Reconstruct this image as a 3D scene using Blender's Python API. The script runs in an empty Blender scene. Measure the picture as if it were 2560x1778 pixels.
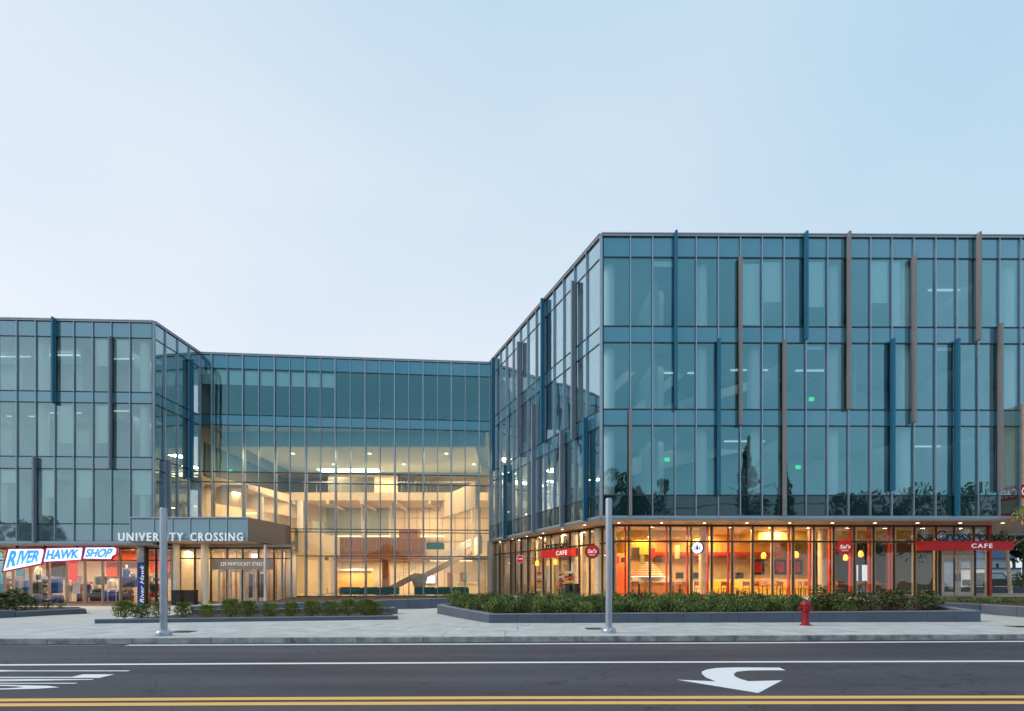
import bpy, bmesh, math, random
from mathutils import Vector, Matrix
R = math.radians
random.seed(7)
SC = bpy.context.scene
COL = SC.collection

# ------------------------------------------------------------------ camera, sky, sun, exposure
FOC, CX, HZ, EYE = 1350.0, 1280.0, 1450.0, 1.6      # measured in the 2560 x 1778 photograph
cam = bpy.data.cameras.new('camera')
camo = bpy.data.objects.new('camera', cam); COL.objects.link(camo); SC.camera = camo
camo.location = (0, 0, EYE); camo.rotation_euler = (math.pi/2, 0, 0)
cam.sensor_width = 36; cam.lens = 36*FOC/2560; cam.shift_y = (HZ-889)/2560
cam.clip_start = .1; cam.clip_end = 3000

world = bpy.data.worlds.new('World'); SC.world = world; world.use_nodes = True
wn = world.node_tree
SUN_EL, SUN_ROT = 36, -98
SUNDIR = Vector((math.sin(R(SUN_ROT))*math.cos(R(SUN_EL)), math.cos(R(SUN_ROT))*math.cos(R(SUN_EL)), math.sin(R(SUN_EL))))
bg = wn.nodes['Background']
sky = wn.nodes.new('ShaderNodeTexSky'); sky.sky_type = 'NISHITA'; sky.sun_disc = False
sky.sun_elevation = R(SUN_EL); sky.sun_rotation = R(SUN_ROT)
tc = wn.nodes.new('ShaderNodeTexCoord')
nrm = wn.nodes.new('ShaderNodeVectorMath'); nrm.operation = 'NORMALIZE'; wn.links.new(tc.outputs['Generated'], nrm.inputs[0])
def wmath(op, a, b=None, clamp=False):
    n = wn.nodes.new('ShaderNodeMath'); n.operation = op; n.use_clamp = clamp
    for i, v in enumerate((a, b)):
        if v is None: continue
        if isinstance(v, (int, float)): n.inputs[i].default_value = v
        else: wn.links.new(v, n.inputs[i])
    return n.outputs[0]
dot = wn.nodes.new('ShaderNodeVectorMath'); dot.operation = 'DOT_PRODUCT'
wn.links.new(nrm.outputs[0], dot.inputs[0]); dot.inputs[1].default_value = (-.82, .55, .15)
sep = wn.nodes.new('ShaderNodeSeparateXYZ'); wn.links.new(nrm.outputs[0], sep.inputs[0])
zz = wmath('MAXIMUM', sep.outputs[2], 0.0)
dp = wmath('MAXIMUM', dot.outputs['Value'], -.25)
# thin veil of high cloud: paler towards the afterglow and towards the horizon
t = wmath('ADD', wmath('MULTIPLY', dp, .50), wmath('MULTIPLY', zz, -1.05))
t = wmath('ADD', t, .81)
cl = wn.nodes.new('ShaderNodeTexNoise'); cl.inputs['Scale'].default_value = 2.2; cl.inputs['Detail'].default_value = 4; cl.inputs['Roughness'].default_value = .45
mp = wn.nodes.new('ShaderNodeMapping'); mp.inputs['Scale'].default_value = (1, 1, 2.2); mp.inputs['Rotation'].default_value = (0, R(25), R(20))
wn.links.new(nrm.outputs[0], mp.inputs[0]); wn.links.new(mp.outputs[0], cl.inputs['Vector'])
t = wmath('ADD', t, wmath('MULTIPLY', wmath('SUBTRACT', cl.outputs[0], .5), .55), clamp=True)
mixs = wn.nodes.new('ShaderNodeMix'); mixs.data_type = 'RGBA'
wn.links.new(t, mixs.inputs[0]); mixs.inputs[6].default_value = (4.75, 7.05, 8.85, 1); mixs.inputs[7].default_value = (9.0, 9.45, 10.2, 1)
mix2 = wn.nodes.new('ShaderNodeMix'); mix2.data_type = 'RGBA'; mix2.inputs[0].default_value = .93
wn.links.new(sky.outputs[0], mix2.inputs[6]); wn.links.new(mixs.outputs[2], mix2.inputs[7])
wn.links.new(mix2.outputs[2], bg.inputs[0]); bg.inputs[1].default_value = 0.1

sl = bpy.data.lights.new('sun', 'SUN'); sl.energy = 1.8; sl.angle = R(24); sl.color = (1, .86, .74)
so = bpy.data.objects.new('sun', sl); COL.objects.link(so); so.rotation_euler = SUNDIR.to_track_quat('Z', 'Y').to_euler()
so.location = (-20, 10, 40)
vs = SC.view_settings; vs.view_transform = 'Standard'; vs.look = 'None'; vs.exposure = 0; vs.gamma = 1; vs.use_curve_mapping = False
cy = SC.cycles
cy.use_denoising = True
try: cy.denoiser = 'OPENIMAGEDENOISE'
except Exception: pass
cy.max_bounces = 9; cy.diffuse_bounces = 3; cy.glossy_bounces = 4; cy.transmission_bounces = 4
cy.transparent_max_bounces = 24; cy.caustics_reflective = False; cy.caustics_refractive = False
cy.sample_clamp_indirect = 4

# ------------------------------------------------------------------ materials
def newmat(name):
    m = bpy.data.materials.new(name); m.use_nodes = True
    return m, m.node_tree, m.node_tree.nodes['Principled BSDF']
def mat(name, col, rough=.6, metal=0, var=.12, scale=3., bump=0., bscale=None, spec=.5, stretch=None, col2=None, emit=0):
    m, nt, b = newmat(name)
    b.inputs['Roughness'].default_value = rough; b.inputs['Metallic'].default_value = metal
    b.inputs['Specular IOR Level'].default_value = spec
    if emit:
        b.inputs['Emission Color'].default_value = (*col, 1); b.inputs['Emission Strength'].default_value = emit
    tcn = nt.nodes.new('ShaderNodeTexCoord'); src = tcn.outputs['Object']
    if stretch:
        mpn = nt.nodes.new('ShaderNodeMapping'); mpn.inputs['Scale'].default_value = stretch
        nt.links.new(src, mpn.inputs[0]); src = mpn.outputs[0]
    n = nt.nodes.new('ShaderNodeTexNoise'); n.inputs['Scale'].default_value = scale; n.inputs['Detail'].default_value = 5
    nt.links.new(src, n.inputs['Vector'])
    rp = nt.nodes.new('ShaderNodeValToRGB')
    c1 = [max(0, c*(1-var)) for c in col]; c2 = [min(1, c*(1+var)) for c in (col2 or col)]
    rp.color_ramp.elements[0].position = .3; rp.color_ramp.elements[1].position = .7
    rp.color_ramp.elements[0].color = (*c1, 1); rp.color_ramp.elements[1].color = (*c2, 1)
    nt.links.new(n.outputs[0], rp.inputs[0]); nt.links.new(rp.outputs[0], b.inputs['Base Color'])
    if bump:
        n2 = nt.nodes.new('ShaderNodeTexNoise'); n2.inputs['Scale'].default_value = bscale or scale*12; n2.inputs['Detail'].default_value = 4
        nt.links.new(tcn.outputs['Object'], n2.inputs['Vector'])
        bp = nt.nodes.new('ShaderNodeBump'); bp.inputs['Strength'].default_value = bump; bp.inputs['Distance'].default_value = .02
        nt.links.new(n2.outputs[0], bp.inputs['Height']); nt.links.new(bp.outputs[0], b.inputs['Normal'])
    return m
def glass(name, tint, refl, r0, r1, bumpy=.045, rcol=(1, 1, 1), diff=None):
    """clear glazing: tinted see-through mixed with a mirror that grows towards grazing angles"""
    m = bpy.data.materials.new(name); m.use_nodes = True; nt = m.node_tree
    for n in list(nt.nodes): nt.nodes.remove(n)
    out = nt.nodes.new('ShaderNodeOutputMaterial')
    g = nt.nodes.new('ShaderNodeBsdfGlossy'); g.inputs['Roughness'].default_value = refl; g.inputs['Color'].default_value = (*rcol, 1)
    if diff is None:
        tr = nt.nodes.new('ShaderNodeBsdfTransparent'); tr.inputs['Color'].default_value = (*tint, 1)
    else:
        tr = nt.nodes.new('ShaderNodeBsdfDiffuse'); tr.inputs['Color'].default_value = (*diff, 1)
    lw = nt.nodes.new('ShaderNodeLayerWeight'); lw.inputs['Blend'].default_value = .5
    pw = nt.nodes.new('ShaderNodeMath'); pw.operation = 'POWER'; pw.inputs[1].default_value = 1.9
    nt.links.new(lw.outputs['Facing'], pw.inputs[0])
    mr = nt.nodes.new('ShaderNodeMapRange'); mr.inputs['To Min'].default_value = r0; mr.inputs['To Max'].default_value = r1; mr.clamp = True
    nt.links.new(pw.outputs[0], mr.inputs[0])
    mx = nt.nodes.new('ShaderNodeMixShader')
    gc = nt.nodes.new('ShaderNodeMix'); gc.data_type = 'RGBA'; p2 = nt.nodes.new('ShaderNodeMath'); p2.operation = 'POWER'; p2.inputs[1].default_value = 1.4; nt.links.new(lw.outputs['Facing'], p2.inputs[0])
    p3 = nt.nodes.new('ShaderNodeMath'); p3.operation = 'MULTIPLY'; p3.use_clamp = True; p3.inputs[1].default_value = 1.5; nt.links.new(p2.outputs[0], p3.inputs[0]); nt.links.new(p3.outputs[0], gc.inputs[0])
    gc.inputs[6].default_value = (*rcol, 1); gc.inputs[7].default_value = (.97, .98, 1, 1); nt.links.new(gc.outputs[2], g.inputs['Color'])
    nt.links.new(mr.outputs[0], mx.inputs[0]); nt.links.new(tr.outputs[0], mx.inputs[1]); nt.links.new(g.outputs[0], mx.inputs[2])
    nt.links.new(mx.outputs[0], out.inputs[0])
    if bumpy:
        tcn = nt.nodes.new('ShaderNodeTexCoord')
        n = nt.nodes.new('ShaderNodeTexNoise'); n.inputs['Scale'].default_value = .55; n.inputs['Detail'].default_value = 1
        nt.links.new(tcn.outputs['Object'], n.inputs['Vector'])
        bp = nt.nodes.new('ShaderNodeBump'); bp.inputs['Strength'].default_value = bumpy; bp.inputs['Distance'].default_value = .3
        nt.links.new(n.outputs[0], bp.inputs['Height']); nt.links.new(bp.outputs[0], g.inputs['Normal'])
    return m
def emis(name, col, s):
    m = bpy.data.materials.new(name); m.use_nodes = True; nt = m.node_tree
    b = nt.nodes['Principled BSDF']; b.inputs['Base Color'].default_value = (*col, 1); b.inputs['Roughness'].default_value = .5
    b.inputs['Emission Color'].default_value = (*col, 1); b.inputs['Emission Strength'].default_value = s
    return m
M = {}
M['vision'] = glass('blue_tinted_glazing', (.90, .965, .975), .0, .14, 1.15, rcol=(.34, .87, 1))
M['lobbyglass'] = glass('clear_lobby_glazing', (.965, .97, .95), .0, .04, .75, rcol=(.8, .95, 1))
M['lobbyglass_up'] = glass('blue_lobby_glazing', (.85, .945, .95), .0, .105, .85, rcol=(.4, .88, 1))
M['shopglass'] = glass('clear_shop_glazing', (.985, .98, .965), .0, .03, .6)
M['spandrel'] = glass('teal_spandrel_glass', None, .03, .2, 1.2, rcol=(.38, .84, 1), diff=(.05, .185, .255))
M['spandrel2'] = glass('blue_spandrel_glass', None, .03, .2, 1.2, rcol=(.40, .85, 1), diff=(.075, .20, .285))
M['spandrelw'] = glass('pale_teal_spandrel_glass', None, .03, .23, 1.1, rcol=(.55, .86, .97), diff=(.08, .20, .245))
M['spandrelg'] = glass('grey_reflection_spandrel', None, .03, .26, .9, rcol=(.62, .86, .95), diff=(.10, .165, .18))  # grey of mirrored surroundings put into the panel colour
M['vision_w'] = glass('grey_reflection_glazing', (.90, .955, .945), .0, .145, 1.1, rcol=(.60, .90, .93))  # mirror tint greyed to stand in for what this wing reflects
M['treespandrel'] = glass('tree_reflection_spandrel', None, .02, .085, .8, rcol=(.55, .85, .9), diff=(.014, .04, .045))  # dark reflection of trees put into the panel colour
M['alu'] = mat('silver_aluminium', (.38, .46, .54), .38, .7, .06)
M['alud'] = mat('dark_gasket', (.03, .06, .08), .5, .2)
M['taupe'] = mat('taupe_metal', (.33, .29, .26), .45, .3, .05)
M['taupef'] = mat('taupe_fin_paint', (.29, .28, .28), .5, .2, .06)
M['greyf'] = mat('grey_fin_paint', (.24, .29, .36), .5, .2, .06)
M['bluef'] = mat('blue_fin_paint', (.015, .16, .28), .45, .1, .06)
M['coping'] = mat('roof_coping_metal', (.42, .44, .48), .4, .6, .05)
M['soffit'] = mat('soffit_panel', (.50, .38, .27), .45, .3, .06)
M['bronze'] = mat('dark_bronze_metal', (.06, .045, .035), .45, .5)
M['cream'] = mat('cream_wood_mullion', (.62, .52, .38), .5, 0, .08)
M['red'] = mat('red_painted_metal', (.55, .02, .015), .45, 0, .05)
M['redsign'] = mat('red_sign_face', (.55, .008, .01), .45, 0, .05, emit=.12)
M['white'] = mat('white_paint', (.78, .78, .76), .6, 0, .03)
M['wall'] = mat('interior_plaster', (.75, .67, .55), .8, 0, .04)
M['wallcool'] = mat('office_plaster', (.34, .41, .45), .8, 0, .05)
M['colw'] = mat('bright_column_paint', (.88, .90, .88), .6, 0, .02)
M['ceil'] = mat('ceiling_tile', (.62, .64, .64), .8, 0, .04)
M['slab'] = mat('concrete_slab', (.40, .42, .42), .8, 0, .06)
M['carpet'] = mat('grey_carpet', (.12, .14, .16), .95, 0, .15)
M['floor'] = mat('stone_tile_floor', (.42, .34, .26), .25, 0, .06)
M['wood'] = mat('reddish_wood', (.33, .15, .075), .5, 0, .25, 2, stretch=(8, 8, .6))
M['woodl'] = mat('light_wood', (.50, .28, .14), .5, 0, .2, 2, stretch=(8, 8, .6))
M['orange'] = mat('orange_wall', (.80, .40, .045), .7, 0, .06)
M['cafewall'] = mat('golden_cafe_wall', (.72, .50, .22), .7, 0, .08)
M['coral'] = mat('coral_wall', (.75, .12, .03), .7, 0, .06)
M['ochre'] = mat('ochre_ceiling', (.62, .42, .10), .7, 0, .06)
M['yellow'] = mat('yellow_upholstery', (.75, .45, .05), .7, 0, .08)
M['teal'] = mat('teal_upholstery', (.01, .14, .17), .7, 0, .1)
M['navy'] = mat('navy_cloth', (.02, .06, .28), .8, 0, .3, 12)
M['blue'] = mat('royal_blue_cloth', (.02, .10, .50), .8, 0, .25, 12)
M['char'] = mat('charcoal_cloth', (.05, .05, .055), .8, 0, .3, 12)
M['black'] = mat('black_plastic', (.012, .012, .012), .4, 0, .1)
M['asphalt'] = mat('asphalt', (.085, .085, .095), .82, 0, .16, .35, .5, 60, spec=.3)
M['side'] = mat('pale_concrete', (.53, .54, .53), .85, 0, .17, 1.4, .2, 30, spec=.3)
M['granite'] = mat('granite_kerb', (.34, .34, .35), .8, 0, .5, 3.2, .3, 40)
M['dwall'] = mat('dark_blue_granite', (.085, .11, .15), .55, 0, .12, 1.2, .1, 60)
M['dcap'] = mat('grey_granite_cap', (.23, .25, .29), .6, 0, .10, 1.5)
M['mulch'] = mat('bark_mulch', (.055, .035, .025), .95, 0, .5, 9, .8, 30)
M['grass'] = mat('lawn', (.05, .09, .025), .95, 0, .3, 3, .5, 30)
M['paintw'] = mat('white_road_paint', (.86, .86, .88), .7, 0, .10, 2.5, .3, 50)
M['painty'] = mat('yellow_road_paint', (.86, .50, .13), .7, 0, .10, 2.5, .3, 50)
for k_, base_ in (('paintw', (.86, .86, .88)), ('painty', (.86, .50, .13))):
    nt = M[k_].node_tree; b_ = nt.nodes['Principled BSDF']; tcn = nt.nodes.new('ShaderNodeTexCoord')
    n = nt.nodes.new('ShaderNodeTexNoise'); n.inputs['Scale'].default_value = 7; n.inputs['Detail'].default_value = 8; n.inputs['Roughness'].default_value = .7
    nt.links.new(tcn.outputs['Object'], n.inputs['Vector'])
    rp = nt.nodes.new('ShaderNodeValToRGB'); rp.color_ramp.elements[0].position = .27; rp.color_ramp.elements[0].color = (.12, .12, .13, 1)
    rp.color_ramp.elements[1].position = .37; rp.color_ramp.elements[1].color = (*base_, 1)
    nt.links.new(n.outputs[0], rp.inputs[0]); nt.links.new(rp.outputs[0], b_.inputs['Base Color'])
M['pole'] = mat('galvanised_pole', (.42, .46, .53), .32, .55, .06)
M['hydrant'] = mat('red_hydrant_paint', (.30, .008, .014), .38, 0, .12, 8)
M['bark'] = mat('bark', (.12, .10, .08), .9, 0, .3, 6)
M['birch'] = mat('pale_birch_bark', (.68, .66, .60), .8, 0, .25, 6)
M['hleaf'] = mat('hedge_leaf', (.035, .07, .018), .6, 0, .5, 1.6, col2=(.12, .17, .03))
M['lleaf'] = mat('light_green_leaf', (.14, .20, .03), .6, 0, .35, 2.5, col2=(.26, .30, .05))
M['tleaf'] = mat('tree_leaf', (.03, .055, .02), .6, 0, .4, .5, col2=(.05, .08, .02))
M['bleaf'] = mat('brownish_leaf', (.09, .07, .03), .6, 0, .4, 3)
M['signw'] = emis('backlit_white_face', (.80, .84, 1.0), 1.05)
M['signb'] = emis('backlit_blue_letter', (.06, .36, .90), .72)
M['signr'] = emis('backlit_crimson_edge', (.35, .02, .09), .35)
M['letters'] = mat('white_letter', (.80, .86, .90), .4, 0, .02, emit=.35)
M['lamp'] = emis('warm_lamp_face', (1, .80, .50), 5)
M['lampc'] = emis('pale_lamp_strip', (1, .95, .82), 2.2)
M['strip'] = emis('dim_office_strip', (.8, .95, 1), .55)
M['amber'] = emis('amber_pendant_glass', (1, .45, .06), 1.6)
M['screen'] = emis('lit_screen', (.75, .85, 1), 1.3)
M['screenb'] = emis('lit_blue_screen', (.08, .2, .8), 1.0)
M['green'] = emis('green_exit_sign', (.02, .9, .25), .9)
M['blind'] = mat('white_roller_blind', (.82, .88, .85), .8, 0, .02)
M['skin'] = mat('mannequin_white', (.75, .68, .58), .5, 0, .03)

# ------------------------------------------------------------------ helpers
def X(u, Y): return (u-CX)/FOC*Y
def Z(v, Y): return EYE+(HZ-v)/FOC*Y
def ground(u, v, z=0.):          # where a line of sight meets the level z
    Y = (EYE-z)*FOC/(v-HZ); return Vector((X(u, Y), Y, z))
def box(bm, x0, x1, y0, y1, z0, z1):
    vs_ = [bm.verts.new(p) for p in ((x0, y0, z0), (x1, y0, z0), (x1, y1, z0), (x0, y1, z0), (x0, y0, z1), (x1, y0, z1), (x1, y1, z1), (x0, y1, z1))]
    for f in ((0, 3, 2, 1), (4, 5, 6, 7), (0, 1, 5, 4), (1, 2, 6, 5), (2, 3, 7, 6), (3, 0, 4, 7)):
        bm.faces.new([vs_[i] for i in f])
def prism(bm, pts, z0, z1):
    """pts: plan polygon; z0/z1 numbers or lists"""
    n = len(pts)
    zb = z0 if isinstance(z0, (list, tuple)) else [z0]*n
    zt = z1 if isinstance(z1, (list, tuple)) else [z1]*n
    a = [bm.verts.new((p[0], p[1], zb[i])) for i, p in enumerate(pts)]
    b = [bm.verts.new((p[0], p[1], zt[i])) for i, p in enumerate(pts)]
    bm.faces.new(a[::-1]); bm.faces.new(b)
    for i in range(n): bm.faces.new((a[i], a[(i+1) % n], b[(i+1) % n], b[i]))
def extr(bm, pts, off):
    """closed 3-D polygon pushed along off"""
    n = len(pts); off = Vector(off)
    a = [bm.verts.new(p) for p in pts]; b = [bm.verts.new(Vector(p)+off) for p in pts]
    bm.faces.new(a); bm.faces.new(b[::-1])
    for i in range(n): bm.faces.new((a[i], b[i], b[(i+1) % n], a[(i+1) % n]))
def lathe(bm, prof, c=(0, 0, 0), seg=20, cap=True):
    rings = []
    for r, z in prof:
        rings.append([bm.verts.new((c[0]+r*math.cos(2*math.pi*k/seg), c[1]+r*math.sin(2*math.pi*k/seg), c[2]+z)) for k in range(seg)])
    for a, b in zip(rings, rings[1:]):
        for k in range(seg): bm.faces.new((a[k], a[(k+1) % seg], b[(k+1) % seg], b[k]))
    if cap: bm.faces.new(rings[0][::-1]); bm.faces.new(rings[-1])
def tube(bm, p0, p1, r0, r1=None, seg=10):
    p0 = Vector(p0); p1 = Vector(p1); r1 = r0 if r1 is None else r1
    d = (p1-p0).normalized(); q = d.to_track_quat('Z', 'Y')
    rings = []
    for p, r in ((p0, r0), (p1, r1)):
        rings.append([bm.verts.new(p+q@Vector((r*math.cos(2*math.pi*k/seg), r*math.sin(2*math.pi*k/seg), 0))) for k in range(seg)])
    for k in range(seg): bm.faces.new((rings[0][k], rings[0][(k+1) % seg], rings[1][(k+1) % seg], rings[1][k]))
    bm.faces.new(rings[0][::-1]); bm.faces.new(rings[1])
class Fr:
    """a vertical wall plane: s along it, d outward, z up"""
    def __init__(s, p0, p1):
        s.p = Vector(p0).to_2d(); q = Vector(p1).to_2d(); s.L = (q-s.p).length; s.t = (q-s.p)/s.L
        s.n = Vector((s.t.y, -s.t.x))
    def pt(s, a, d, z): q = s.p+s.t*a+s.n*d; return Vector((q.x, q.y, z))
    def su(s, u, d=0.):
        p = s.p+s.n*d; a = (u-CX)/FOC
        return (a*p.y-p.x)/(s.t.x-a*s.t.y)
    def zv(s, u, v, d=0.): q = s.pt(s.su(u, d), d, 0); return Z(v, q.y)
def fb(bm, F, s0, s1, d0, d1, z0, z1):
    c = [F.pt(s0, d0, z0), F.pt(s1, d0, z0), F.pt(s1, d1, z0), F.pt(s0, d1, z0), F.pt(s0, d0, z1), F.pt(s1, d0, z1), F.pt(s1, d1, z1), F.pt(s0, d1, z1)]
    v = [bm.verts.new(p) for p in c]
    for f in ((0, 3, 2, 1), (4, 5, 6, 7), (0, 1, 5, 4), (1, 2, 6, 5), (2, 3, 7, 6), (3, 0, 4, 7)): bm.faces.new([v[i] for i in f])
def pw(o):
    m = o.matrix_parent_inverse @ o.matrix_basis
    return pw(o.parent) @ m if o.parent else o.matrix_basis.copy()
def link(o, parent=None, local=False):
    COL.objects.link(o)
    if parent:
        o.parent = parent
        if not local: o.matrix_parent_inverse = pw(parent).inverted()
    return o
def mk(name, bm, m, parent=None, local=False, smooth=False, label=None, kind=None):
    bmesh.ops.recalc_face_normals(bm, faces=bm.faces)
    me = bpy.data.meshes.new(name); bm.to_mesh(me); bm.free()
    me.materials.append(M[m] if isinstance(m, str) else m)
    if smooth:
        for p in me.polygons: p.use_smooth = True
        me.set_sharp_from_angle(angle=R(40))
    o = bpy.data.objects.new(name, me)
    if label: o['label'] = label
    if kind: o['kind'] = kind
    return link(o, parent, local)
def B(): return bmesh.new()
def bx(name, m, parent, x0, x1, y0, y1, z0, z1, local=False, **k):
    bm = B(); box(bm, x0, x1, y0, y1, z0, z1); return mk(name, bm, m, parent, local, **k)
def fbx(name, m, parent, F, s0, s1, d0, d1, z0, z1, **k):
    bm = B(); fb(bm, F, s0, s1, d0, d1, z0, z1); return mk(name, bm, m, parent, **k)
def thing(name, label, cat, loc=(0, 0, 0), rz=0, group=None):
    o = bpy.data.objects.new(name, None); COL.objects.link(o); o.location = loc; o.rotation_euler = (0, 0, rz)
    o.empty_display_size = .2; tag(o, label, cat, group); return o
def tag(o, label, cat, group=None):
    o['label'] = label; o['category'] = cat
    if group: o['group'] = group
    return o
def dup(o, parent=None, loc=None, rz=None, label=None, scale=None):
    c = o.copy(); COL.objects.link(c)
    if parent: c.parent = parent
    if loc is not None: c.location = loc
    if rz is not None: c.rotation_euler = (0, 0, rz)
    if scale is not None: c.scale = scale
    if label: c['label'] = label
    for ch in [k for k in ALL() if k.parent == o]: dup(ch, c)
    return c
def ALL(): return list(COL.objects)
def textmesh(body, size=1, extrude=.02, shear=0, spacing=1, bold=0):
    cu = bpy.data.curves.new('txt', 'FONT'); cu.body = body; cu.size = size; cu.extrude = extrude
    cu.shear = shear; cu.space_character = spacing; cu.offset = bold; cu.resolution_u = 3
    o = bpy.data.objects.new('txt', cu); COL.objects.link(o)
    dg = bpy.context.evaluated_depsgraph_get(); me = bpy.data.meshes.new_from_object(o.evaluated_get(dg))
    bpy.data.objects.remove(o); bpy.data.curves.remove(cu); return me
def text(name, body, m, parent, p00, p10, p11, p01, n, depth=.04, shear=0, spacing=1, bold=0, label=None):
    """lettering stretched into the four corners given (bottom-left, bottom-right, top-right, top-left)"""
    me = textmesh(body, 1, .5, shear, spacing, bold)
    xs = [v.co.x for v in me.vertices]; ys = [v.co.y for v in me.vertices]
    x0, x1, y0, y1 = min(xs), max(xs), min(ys), max(ys)
    p00, p10, p11, p01, n = map(Vector, (p00, p10, p11, p01, n))
    for v in me.vertices:
        a = (v.co.x-x0)/(x1-x0); b = (v.co.y-y0)/(y1-y0)
        q = p00.lerp(p10, a).lerp(p01.lerp(p11, a), b)
        v.co = q+n*(depth*(v.co.z+.5))
    me.materials.append(M[m]); me.name = name
    o = bpy.data.objects.new(name, me)
    if label: o['label'] = label
    return link(o, parent)
def light(parent, loc, power, size, col=(1, .71, .38), size_y=None, rot=(0, 0, 0), spread=None):
    l = bpy.data.lights.new('lamp_or_fill', 'AREA'); l.energy = power; l.color = col; l.size = size
    if size_y: l.shape = 'RECTANGLE'; l.size_y = size_y
    if spread: l.spread = R(spread)
    o = bpy.data.objects.new('lamp_or_fill', l); o.location = loc; o.rotation_euler = rot
    link(o, parent); return o

# ------------------------------------------------------------------ ground, road, markings
def lerpt(tab, x):
    if x <= tab[0][0]: return tab[0][1]
    for (a, b), (c, d) in zip(tab, tab[1:]):
        if x <= c: return b+(d-b)*(x-a)/(c-a)
    return tab[-1][1]
GT = [(-27, -.34), (-22, -.2), (-17, -.03), (-4.5, 0), (1, .42), (5, .62), (60, .64)]
def g(x, y):
    s = min(1, max(0, (y-23.)/8.)); s = s*s*(3-2*s)
    return lerpt(GT, x)*s
KT = [(-60, 12.6), (-14, 14.62), (15.4, 15.85), (60, 17.8)]      # kerb face line: Y over X
def kerbY(x): return lerpt(KT, x)
bm = B(); box(bm, -900, 900, -300, 1500, -1.2, -.75); o = mk('ground', bm, 'grass', kind='structure')
# road as a fine sheet (slight crown), sidewalk side kerb follows kerbY
bm = B(); nx, ny = 120, 14
rows = []
for j in range(ny+1):
    row = []
    for i in range(nx+1):
        x = -90+180*i/nx; y = -5.5+(kerbY(x)+.02+5.5)*j/ny
        row.append(bm.verts.new((x, y, -.15)))
    rows.append(row)
for j in range(ny):
    for i in range(nx): bm.faces.new((rows[j][i], rows[j][i+1], rows[j+1][i+1], rows[j+1][i]))
# asphalt: tyre-polished streaks, patches and fine cracks
am, nt, b_ = newmat('worn_asphalt')
tcn = nt.nodes.new('ShaderNodeTexCoord')
mpn = nt.nodes.new('ShaderNodeMapping'); mpn.inputs['Scale'].default_value = (.12, .9, 1); nt.links.new(tcn.outputs['Object'], mpn.inputs[0])
n1 = nt.nodes.new('ShaderNodeTexNoise'); n1.inputs['Scale'].default_value = 1.1; n1.inputs['Detail'].default_value = 6; nt.links.new(mpn.outputs[0], n1.inputs['Vector'])
n2 = nt.nodes.new('ShaderNodeTexNoise'); n2.inputs['Scale'].default_value = 45; n2.inputs['Detail'].default_value = 3; nt.links.new(tcn.outputs['Object'], n2.inputs['Vector'])
vo = nt.nodes.new('ShaderNodeTexVoronoi'); vo.feature = 'DISTANCE_TO_EDGE'; vo.inputs['Scale'].default_value = .33
ns = nt.nodes.new('ShaderNodeTexNoise'); ns.inputs['Scale'].default_value = 1.2; ns.inputs['Detail'].default_value = 5
nt.links.new(tcn.outputs['Object'], ns.inputs['Vector'])
mxv = nt.nodes.new('ShaderNodeVectorMath'); mxv.operation = 'MULTIPLY_ADD'; nt.links.new(ns.outputs['Color'], mxv.inputs[0]); mxv.inputs[1].default_value = (1.6, 1.6, 1.6); nt.links.new(tcn.outputs['Object'], mxv.inputs[2])
nt.links.new(mxv.outputs[0], vo.inputs['Vector'])
r1 = nt.nodes.new('ShaderNodeValToRGB'); r1.color_ramp.elements[0].position = .3; r1.color_ramp.elements[0].color = (.047, .046, .060, 1); r1.color_ramp.elements[1].position = .72; r1.color_ramp.elements[1].color = (.098, .096, .116, 1)
nt.links.new(n1.outputs[0], r1.inputs[0])
r2 = nt.nodes.new('ShaderNodeValToRGB'); r2.color_ramp.elements[0].position = .3; r2.color_ramp.elements[0].color = (.62, .62, .62, 1); r2.color_ramp.elements[1].position = .7; r2.color_ramp.elements[1].color = (1.25, 1.25, 1.25, 1)
nt.links.new(n2.outputs[0], r2.inputs[0])
r3 = nt.nodes.new('ShaderNodeValToRGB'); r3.color_ramp.elements[0].position = 0; r3.color_ramp.elements[0].color = (.5, .5, .5, 1); r3.color_ramp.elements[1].position = .010; r3.color_ramp.elements[1].color = (1, 1, 1, 1)
nt.links.new(vo.outputs[0], r3.inputs[0])
m1 = nt.nodes.new('ShaderNodeMix'); m1.data_type = 'RGBA'; m1.blend_type = 'MULTIPLY'; m1.inputs[0].default_value = 1
nt.links.new(r1.outputs[0], m1.inputs[6]); nt.links.new(r2.outputs[0], m1.inputs[7])
m2 = nt.nodes.new('ShaderNodeMix'); m2.data_type = 'RGBA'; m2.blend_type = 'MULTIPLY'; m2.inputs[0].default_value = 1
nt.links.new(m1.outputs[2], m2.inputs[6]); nt.links.new(r3.outputs[0], m2.inputs[7]); nt.links.new(m2.outputs[2], b_.inputs['Base Color'])
b_.inputs['Roughness'].default_value = .72; b_.inputs['Specular IOR Level'].default_value = .35
bp = nt.nodes.new('ShaderNodeBump'); bp.inputs['Strength'].default_value = .5; bp.inputs['Distance'].default_value = .01
nt.links.new(n2.outputs[0], bp.inputs['Height']); nt.links.new(bp.outputs[0], b_.inputs['Normal'])
M['road'] = am
o = mk('road', bm, 'road', kind='structure'); ROAD = o
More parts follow.
